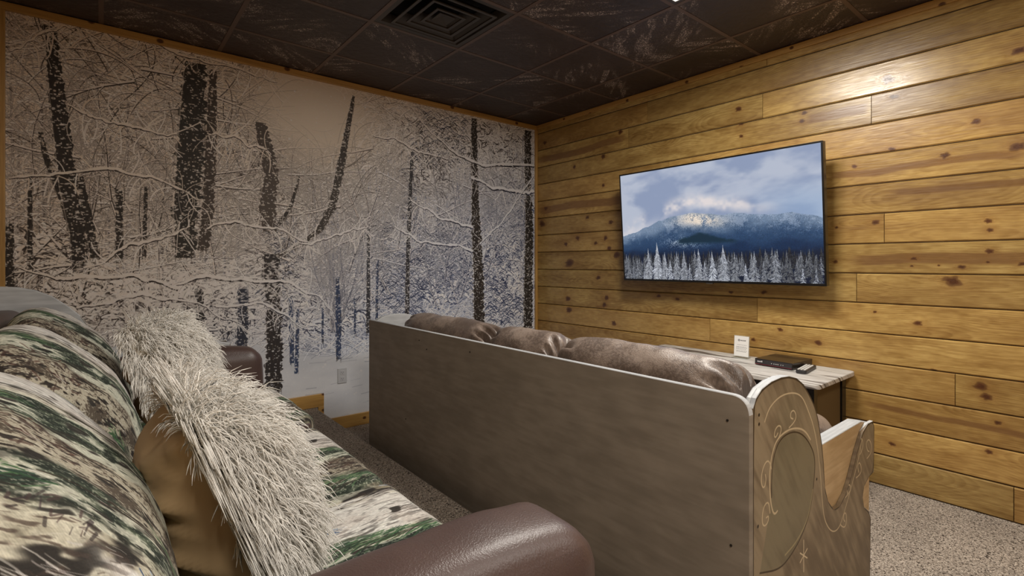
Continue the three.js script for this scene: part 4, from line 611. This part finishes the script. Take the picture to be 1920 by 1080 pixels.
// ---------------------------------------------------------------- rear sofa in camouflage cloth
function paintCamo() { // 1.3 m (across the sofa) x 1.3 m (front to back); the print runs front to back
  const W = 1300, S = W / 1.3, c = newCanvas(W, W), g = c.getContext('2d'), R = mulberry(31), im = g.createImageData(W, W);
  const P = 0.65; // one repeat of the print across the sofa
  for (let y = 0; y < W; y++) for (let x = 0; x < W; x++) {
    const u = x / S, v = y / S, wx = (fbm(u * 6, v * 3, 611, 3) - 0.5) * 0.14, sk = u - v * 0.22 + wx, ph = ((sk / P) % 1 + 1) % 1, row = fbm(u * 2.2 + 4, v * 2.0, 612, 2);
    const st = fbm(sk * 46, v * 9, 613, 3), fine = fbm(sk * 150, v * 46, 614, 2), mot = fbm(sk * 22, v * 16, 615, 3), pep = noise(u * 420, v * 260, 616);
    // bark: cream plates between dark cracks
    const ridge = 1 - Math.abs(2 * fbm(sk * 20, v * 10, 617, 3) - 1); let bark = mix3([198, 188, 162], [156, 143, 114], smooth(0.35, 0.7, mot)); bark = mix3(bark, [46, 36, 28], smooth(0.78, 0.93, ridge) * 0.95); bark = mix3(bark, [92, 62, 48], smooth(0.62, 0.8, fine) * 0.6);
    // breast: pale brushed grey and pink
    let pale = mix3([206, 198, 190], [226, 222, 216], smooth(0.35, 0.65, st)); pale = mix3(pale, [128, 120, 114], smooth(0.54, 0.72, fine * 0.7 + st * 0.4) * 0.75); pale = mix3(pale, [196, 176, 164], smooth(0.5, 0.7, mot) * 0.4);
    // grass: green and cream blades
    let gr = mix3([184, 184, 162], [84, 104, 74], smooth(0.42, 0.60, st)); gr = mix3(gr, [30, 52, 34], smooth(0.50, 0.66, fine * 0.5 + st * 0.6)); gr = mix3(gr, [206, 202, 180], smooth(0.66, 0.8, pep) * 0.5);
    // brown litter
    let lit = mix3([182, 170, 144], [108, 88, 68], smooth(0.42, 0.62, mot * 0.6 + pep * 0.4)); lit = mix3(lit, [58, 44, 34], smooth(0.60, 0.72, fine));
    const q = (a, b) => smooth(a - 0.05, a + 0.03, ph + (st - 0.5) * 0.16) * (1 - smooth(b - 0.03, b + 0.05, ph + (st - 0.5) * 0.16));
    let col = bark; col = mix3(col, pale, clamp(q(0.05, 0.36) * smooth(0.30, 0.46, row + 0.08))); col = mix3(col, gr, q(0.40, 0.58)); col = mix3(col, lit, q(0.60, 0.80)); col = mix3(col, gr, q(0.84, 0.95) * 0.9);
    col = mix3(col, [40, 32, 26], smooth(0.74, 0.84, fbm(sk * 60, v * 20, 618, 2)) * 0.8);
    const lum = col[0] * 0.3 + col[1] * 0.59 + col[2] * 0.11; col = mix3(col, [lum * 0.985, lum * 1.01, lum * 0.99], 0.32); const k = (0.90 + 0.2 * pep) * (0.72 + 0.28 * smooth(60, 190, lum)), i = (y * W + x) * 4; im.data[i] = col[0] * k; im.data[i + 1] = col[1] * k; im.data[i + 2] = col[2] * k; im.data[i + 3] = 255;
  }
  g.putImageData(im, 0, 0); g.lineCap = 'round';
  const wrapDraw = (x, y, fn) => { for (const dx of [-W, 0, W]) for (const dy of [-W, 0, W]) { if (x + dx < -420 || x + dx > W + 420 || y + dy < -420 || y + dy > W + 420) continue; g.save(); g.translate(x + dx, y + dy); fn(); g.restore(); } };
  const strokes = (cx, cy, rx, ry, n, cols, len, wid, ang, spread, al = 0.85) => {
    const L = []; for (let i = 0; i < n; i++) { const a = R() * 6.283, q = Math.sqrt(R()); L.push([Math.cos(a) * q * rx * S, Math.sin(a) * q * ry * S, len * S * (0.4 + R()), wid * S * (0.3 + R()), ang + (R() - 0.5) * spread, cols[Math.floor(R() * cols.length)], (R() - 0.5) * 0.5]); }
    wrapDraw(cx * S, cy * S, () => { g.globalAlpha = al; for (const s of L) { g.strokeStyle = s[5]; g.lineWidth = Math.max(0.8, s[3]); const ex = s[0] + Math.sin(s[4]) * s[2], ey = s[1] + Math.cos(s[4]) * s[2]; g.beginPath(); g.moveTo(s[0], s[1]); g.quadraticCurveTo((s[0] + ex) / 2 + s[6] * s[2] * 0.3, (s[1] + ey) / 2, ex, ey); g.stroke(); } g.globalAlpha = 1; });
  };
  const DK = ['#221a14', '#33271d', '#1b1713', '#40322a'], GR = ['#2a4a2e', '#355834', '#20382a', '#4c6a48', '#6c8260'], WH = ['#d8d4cc', '#cbc6c0', '#e2ded6', '#c2bcb8'], BL = ['#2a4268', '#375a84', '#1f2f50', '#4f7092', '#d4d8dc'];
  for (let m = 0; m < 2; m++) for (let k = 0; k < 3; k++) {
    const oy = k * 0.433 + m * 0.2, ox = m * P + oy * 0.22 % P;
    strokes(ox + 0.13, oy + 0.12, 0.055, 0.15, 260, WH, 0.05, 0.0022, 0.2, 0.5, 0.55);
    strokes(ox + 0.06, oy + 0.02, 0.022, 0.035, 30, BL, 0.075, 0.0034, -0.35, 0.12, 0.9); strokes(ox + 0.06, oy + 0.02, 0.024, 0.035, 16, DK, 0.07, 0.0022, -0.35, 0.12, 0.85);
    strokes(ox + 0.24, oy + 0.30, 0.02, 0.03, 16, BL, 0.05, 0.0028, -0.3, 0.15, 0.85);
    strokes(ox + 0.32, oy + 0.22, 0.022, 0.14, 150, GR, 0.045, 0.003, 0.35, 0.8, 0.85); strokes(ox + 0.32, oy + 0.22, 0.008, 0.15, 14, DK, 0.15, 0.0026, 0.24, 0.15, 0.9);
    strokes(ox + 0.58, oy + 0.16, 0.018, 0.14, 120, GR, 0.04, 0.0028, 0.3, 0.9, 0.85); strokes(ox + 0.60, oy + 0.18, 0.008, 0.15, 12, DK, 0.17, 0.003, 0.24, 0.12, 0.9);
    strokes(ox + 0.46, oy + 0.1, 0.06, 0.10, 60, ['#3a2620', '#4c3028', '#2a1e1a'], 0.018, 0.005, 0.3, 2.4, 0.6);
    strokes(ox + 0.02, oy + 0.26, 0.03, 0.06, 26, ['#2e2226', '#3c2a2a', '#241c1c'], 0.016, 0.0035, 0.9, 1.6, 0.6);
  }
  strokes(0.65, 0.65, 0.7, 0.7, 1600, DK, 0.012, 0.0012, 0.25, 0.9, 0.45); strokes(0.65, 0.65, 0.7, 0.7, 1000, WH, 0.02, 0.0018, 0.25, 0.7, 0.6);
  const t = canvasTex(c); t.wrapS = t.wrapT = THREE.MirroredRepeatWrapping; t.repeat.set(1 / 1.3, 1 / 1.3); return t;
}
const weaveBump = dataTex(256, 256, (x, y) => { const v = 128 + 60 * Math.sin(x * Math.PI / 4) * Math.sin(y * Math.PI / 4) + 60 * (hash2(x, y, 9) - 0.5); return [v, v, v]; }, false); weaveBump.repeat.set(6, 6);
const mCamo = std({ map: paintCamo(), bumpMap: weaveBump, bumpScale: 0.0008, roughness: 0.9 });
{
  const t = thing('camouflage_sofa', 'sofa in woodland camouflage cloth with brown leather arms on the platform', 'sofa', [0, 0, 0]);
  const za = RZ1 + 0.07, zb = RZ0 - 0.068, sy = PH, arm = 0.21;
  mesh('base', rboxGeo(RB + 0.03, 0.64, sy + 0.02, sy + 0.22, za, zb, 0.02, 2), mLeather, t);
  mesh('back_frame', rboxGeo(RB + 0.03, RB + 0.28, sy + 0.2, sy + 0.885, za + 0.01, zb - 0.01, 0.05, 4), mLeather, t);
  const backP = [[-0.05, 0.60], [-0.20, 0.64], [-0.235, 0.84], [-0.24, 1.01], [-0.225, 1.085], [-0.175, 1.115], [-0.11, 1.095], [-0.035, 1.035], [0.035, 0.955], [0.078, 0.855], [0.095, 0.745], [0.085, 0.645], [0.04, 0.595]];
  const cuts = [-2.725, -2.06, -1.41, -0.735], bcuts = [-2.725, -2.06, -1.41, -0.46];
  for (let i = 0; i < 3; i++) mesh('back_cushion', sweptCushion(backP, bcuts[i] - 0.010, bcuts[i + 1] + 0.010, { pinch: 0.16, pucker: 0.004, wrinkle: 0.009, seed: 21 + i, nt: 48, ns: 80, sharp: 2.7, uvOff: -cuts[i] }), mCamo, t);
  for (let i = 0; i < 3; i++) {
    const a = cuts[i] + 0.004, b = cuts[i + 1] - 0.004, hy = i === 0 ? 0.036 : 0, g = padded(0.70, 0.19, b - a, { r: 0.045, bulge: [0.02, 0.02, 0], wrinkle: 0.006, seed: 31 + i, n: [24, 8, 24] });
    g.translate(0.325, sy + 0.335 + hy, (a + b) / 2); { const uv = g.attributes.uv, p = g.attributes.position; for (let q = 0; q < uv.count; q++) uv.setXY(q, p.getZ(q) - cuts[i], 0.62 + p.getX(q) * 0.9 - Math.max(0, sy + 0.33 + hy - p.getY(q))); }
    const s = mesh('seat_cushion', g, mCamo, t);
    const st = padded(0.63, 0.052, 0.012, { r: 0.006, bulge: [0, 0, 0.003], n: [10, 4, 2] }); st.translate(0.335, sy + 0.376 + hy, b + 0.001); mesh('boxing_strip', st, mLeather, s).userData.label = 'brown leather side strip';
  }
  for (const [a, b, far] of [[za, -2.735, 1], [-0.725, -0.525, 0]]) {
    const w = b - a, h = 0.45, len = far ? 0.62 : 0.60, g = padded(len, h, w, { r: 0.062, bulge: [0.012, 0.022, 0.0], n: [40, 16, 20], wrinkle: 0.006, seed: 41 + far, fn: (o, q) => { const k = smooth(0.35, 1.0, q[0]); o[1] -= 0.006 * k; return o; } });
    g.translate(0.635 - len / 2, sy + 0.425, (a + b) / 2); const m = mesh('arm', g, mLeather, t); m.userData.label = 'smooth brown leather arm';
  }
}

// ---------------------------------------------------------------- fur pillows
const mTanCloth = phys({ color: 0xae936d, roughness: 0.6, sheen: 0.5, sheenRoughness: 0.4, sheenColor: new THREE.Color(0x8a6a45) });
const mFurBase = std({ color: 0xcfc7b8, roughness: 1 });
const furMat = std({ vertexColors: true, roughness: 0.75 });
function pillowPoint(u, v, side, w, h, th, seed) { // u, v in -1..1
  const pin = 0.055; const x = u * w / 2 * (1 - pin * (1 - v * v) * Math.abs(u)), y = v * h / 2 * (1 - pin * (1 - u * u) * Math.abs(v));
  const cr = 1 - 0.07 * Math.pow(u * u * v * v, 1.5);
  const f = Math.pow(Math.max(0, 1 - Math.pow(Math.abs(u), 2.6)), 0.62) * Math.pow(Math.max(0, 1 - Math.pow(Math.abs(v), 2.6)), 0.62);
  let z = side * th / 2 * f;
  if (side < 0) { const fo = v * 9 - u * 2.2 + u * u * 2.6 + 0.8 * Math.sin(u * 2.3 + v * 1.7); z -= f * (0.010 * Math.sin(fo * 1.15) + 0.007 * Math.sin(fo * 2.3 + 1.3 + u * 2.5) + 0.003 * Math.sin(fo * 4.6 - u * 3)); }
  return [x * cr, y * cr, z];
}
function pillowHalf(side, w, h, th, seed, n = 48) {
  const pos = [], uv = [], idx = []; for (let j = 0; j <= n; j++) for (let i = 0; i <= n; i++) { const u = i / n * 2 - 1, v = j / n * 2 - 1; pos.push(...pillowPoint(u, v, side, w, h, th, seed)); uv.push(i / n, j / n); }
  for (let j = 0; j < n; j++) for (let i = 0; i < n; i++) { const a = j * (n + 1) + i, b = a + n + 1; if (side > 0) idx.push(a, a + 1, b, b, a + 1, b + 1); else idx.push(a, b, a + 1, b, b + 1, a + 1); }
  const g = new THREE.BufferGeometry(); g.setAttribute('position', new THREE.Float32BufferAttribute(pos, 3)); g.setAttribute('uv', new THREE.Float32BufferAttribute(uv, 2)); g.setIndex(idx); g.computeVertexNormals(); return g;
}
function furGeo(w, h, th, seed, tufts, per, len, downLocal) {
  const R = mulberry(seed), pos = [], nor = [], col = [], idx = []; const segs = 5;
  for (let t = 0; t < tufts; t++) {
    let u, v; const edge = R() < 0.36;
    if (edge) { const s = R() * 2 - 1, q = 0.94 + R() * 0.06, k = Math.floor(R() * 4); [u, v] = k === 0 ? [s, q] : k === 1 ? [s, -q] : k === 2 ? [q, s] : [-q, s]; } else { u = (R() * 2 - 1) * 0.97; v = (R() * 2 - 1) * 0.97; }
    const e = 0.01, p0 = pillowPoint(u, v, 1, w, h, th, seed), pu = pillowPoint(clamp(u + e, -1, 1), v, 1, w, h, th, seed), pv = pillowPoint(u, clamp(v + e, -1, 1), 1, w, h, th, seed), pl = pillowPoint(clamp(u - e, -1, 1), v, 1, w, h, th, seed), pd = pillowPoint(u, clamp(v - e, -1, 1), 1, w, h, th, seed);
    const N = new THREE.Vector3(pu[0] - pl[0], pu[1] - pl[1], pu[2] - pl[2]).cross(new THREE.Vector3(pv[0] - pd[0], pv[1] - pd[1], pv[2] - pd[2])).normalize(); if (!(N.length() > 0.5)) N.set(0, 0, 1);
    const out = new THREE.Vector3(Math.abs(u) > 0.8 ? u : 0, Math.abs(v) > 0.8 ? v : 0, 0); N.addScaledVector(out, edge ? 0.7 : 0.25); const spill = edge && R() < 0.12; N.z = spill ? -0.3 : Math.max(N.z, edge ? 0.2 : 0.3); N.normalize();
    const tip = new THREE.Vector3(R() - 0.5, R() - 0.5, R() - 0.5).multiplyScalar(1.1), L0 = len * (0.65 + R() * 0.6) * (spill ? 0.55 : 1), shade = 0.78 + R() * 0.22;
    const tc = [0.88 * shade, 0.85 * shade, 0.79 * shade];
    for (let s = 0; s < per; s++) {
      const base = new THREE.Vector3(p0[0] + (R() - 0.5) * 0.018, p0[1] + (R() - 0.5) * 0.018, p0[2] - 0.002), L = L0 * (0.8 + R() * 0.4), rad = 0.0012 + R() * 0.0009;
      const dir = N.clone().addScaledVector(tip, 0.42).add(new THREE.Vector3(R() - 0.5, R() - 0.5, R() - 0.5).multiplyScalar(0.35)).normalize(), p = base.clone(), curl = new THREE.Vector3(R() - 0.5, R() - 0.5, R() - 0.5).multiplyScalar(0.75), st = pos.length / 3, br = 0.9 + R() * 0.2;
      for (let k = 0; k <= segs; k++) {
        const r = rad * (k === segs ? 0.15 : 1 - 0.5 * k / segs), a = new THREE.Vector3(dir.y, -dir.x, 0.3).cross(dir).normalize(), b = dir.clone().cross(a).normalize();
        for (let q = 0; q < 3; q++) { const an = q * 2.0944, ca = Math.cos(an), sa = Math.sin(an), nx = a.x * ca + b.x * sa, ny = a.y * ca + b.y * sa, nz = a.z * ca + b.z * sa; pos.push(p.x + nx * r, p.y + ny * r, p.z + nz * r); nor.push(nx, ny, nz); col.push(tc[0] * br, tc[1] * br, tc[2] * br); }
        p.addScaledVector(dir, L / segs); dir.addScaledVector(downLocal, 0.46 * (0.6 + k * 0.3)).addScaledVector(curl, 0.45); if (p.z < 0.035 && !spill) dir.z = Math.max(dir.z, -0.06); dir.normalize();
      }
      for (let k = 0; k < segs; k++) for (let q = 0; q < 3; q++) { const a = st + k * 3 + q, b = st + k * 3 + (q + 1) % 3; idx.push(a, b, a + 3, b, b + 3, a + 3); }
    }
  }
  const g = new THREE.BufferGeometry(); g.setAttribute('position', new THREE.Float32BufferAttribute(pos, 3)); g.setAttribute('normal', new THREE.Float32BufferAttribute(nor, 3)); g.setAttribute('color', new THREE.Float32BufferAttribute(col, 3)); g.setIndex(idx); return g;
}
function furPillow(pos, yaw, lean, roll, w, h, th, seed, label, tufts, len) {
  const t = thing('fur_pillow', label, 'pillow', pos, 'white fur pillows on the camouflage sofa');
  // local z is the fur side; yaw about y from +z, lean tips the top back
  t.rotation.set(0, 0, 0); t.rotateY(yaw); t.rotateX(-lean); t.rotateZ(roll);
  t.updateMatrixWorld(); const down = new THREE.Vector3(0, -1, 0).applyQuaternion(t.quaternion.clone().invert());
  mesh('back_cover', pillowHalf(-1, w, h, th, seed), mTanCloth, t).userData.label = 'tan satin back of the pillow';
  mesh('front_cover', pillowHalf(1, w, h, th, seed), mFurBase, t);
  const f = mesh('fur', furGeo(w, h, th, seed, tufts, 9, len, down), furMat, t); f.userData.kind = 'stuff'; f.userData.label = 'long shaggy white fur';
}
furPillow([0.195, 0.865, -2.0], Math.PI / 2 - 0.55, 0.34, 0.05, 0.35, 0.42, 0.16, 71, 'shaggy white fur pillow leaning near the far leather arm', 1300, 0.065);
furPillow([0.172, 0.805, -1.16], Math.PI / 2 + 0.03, 0.36, -0.03, 0.38, 0.38, 0.22, 72, 'shaggy white fur pillow turned to show its tan satin back', 1700, 0.095);

renderer.render(scene, camera);
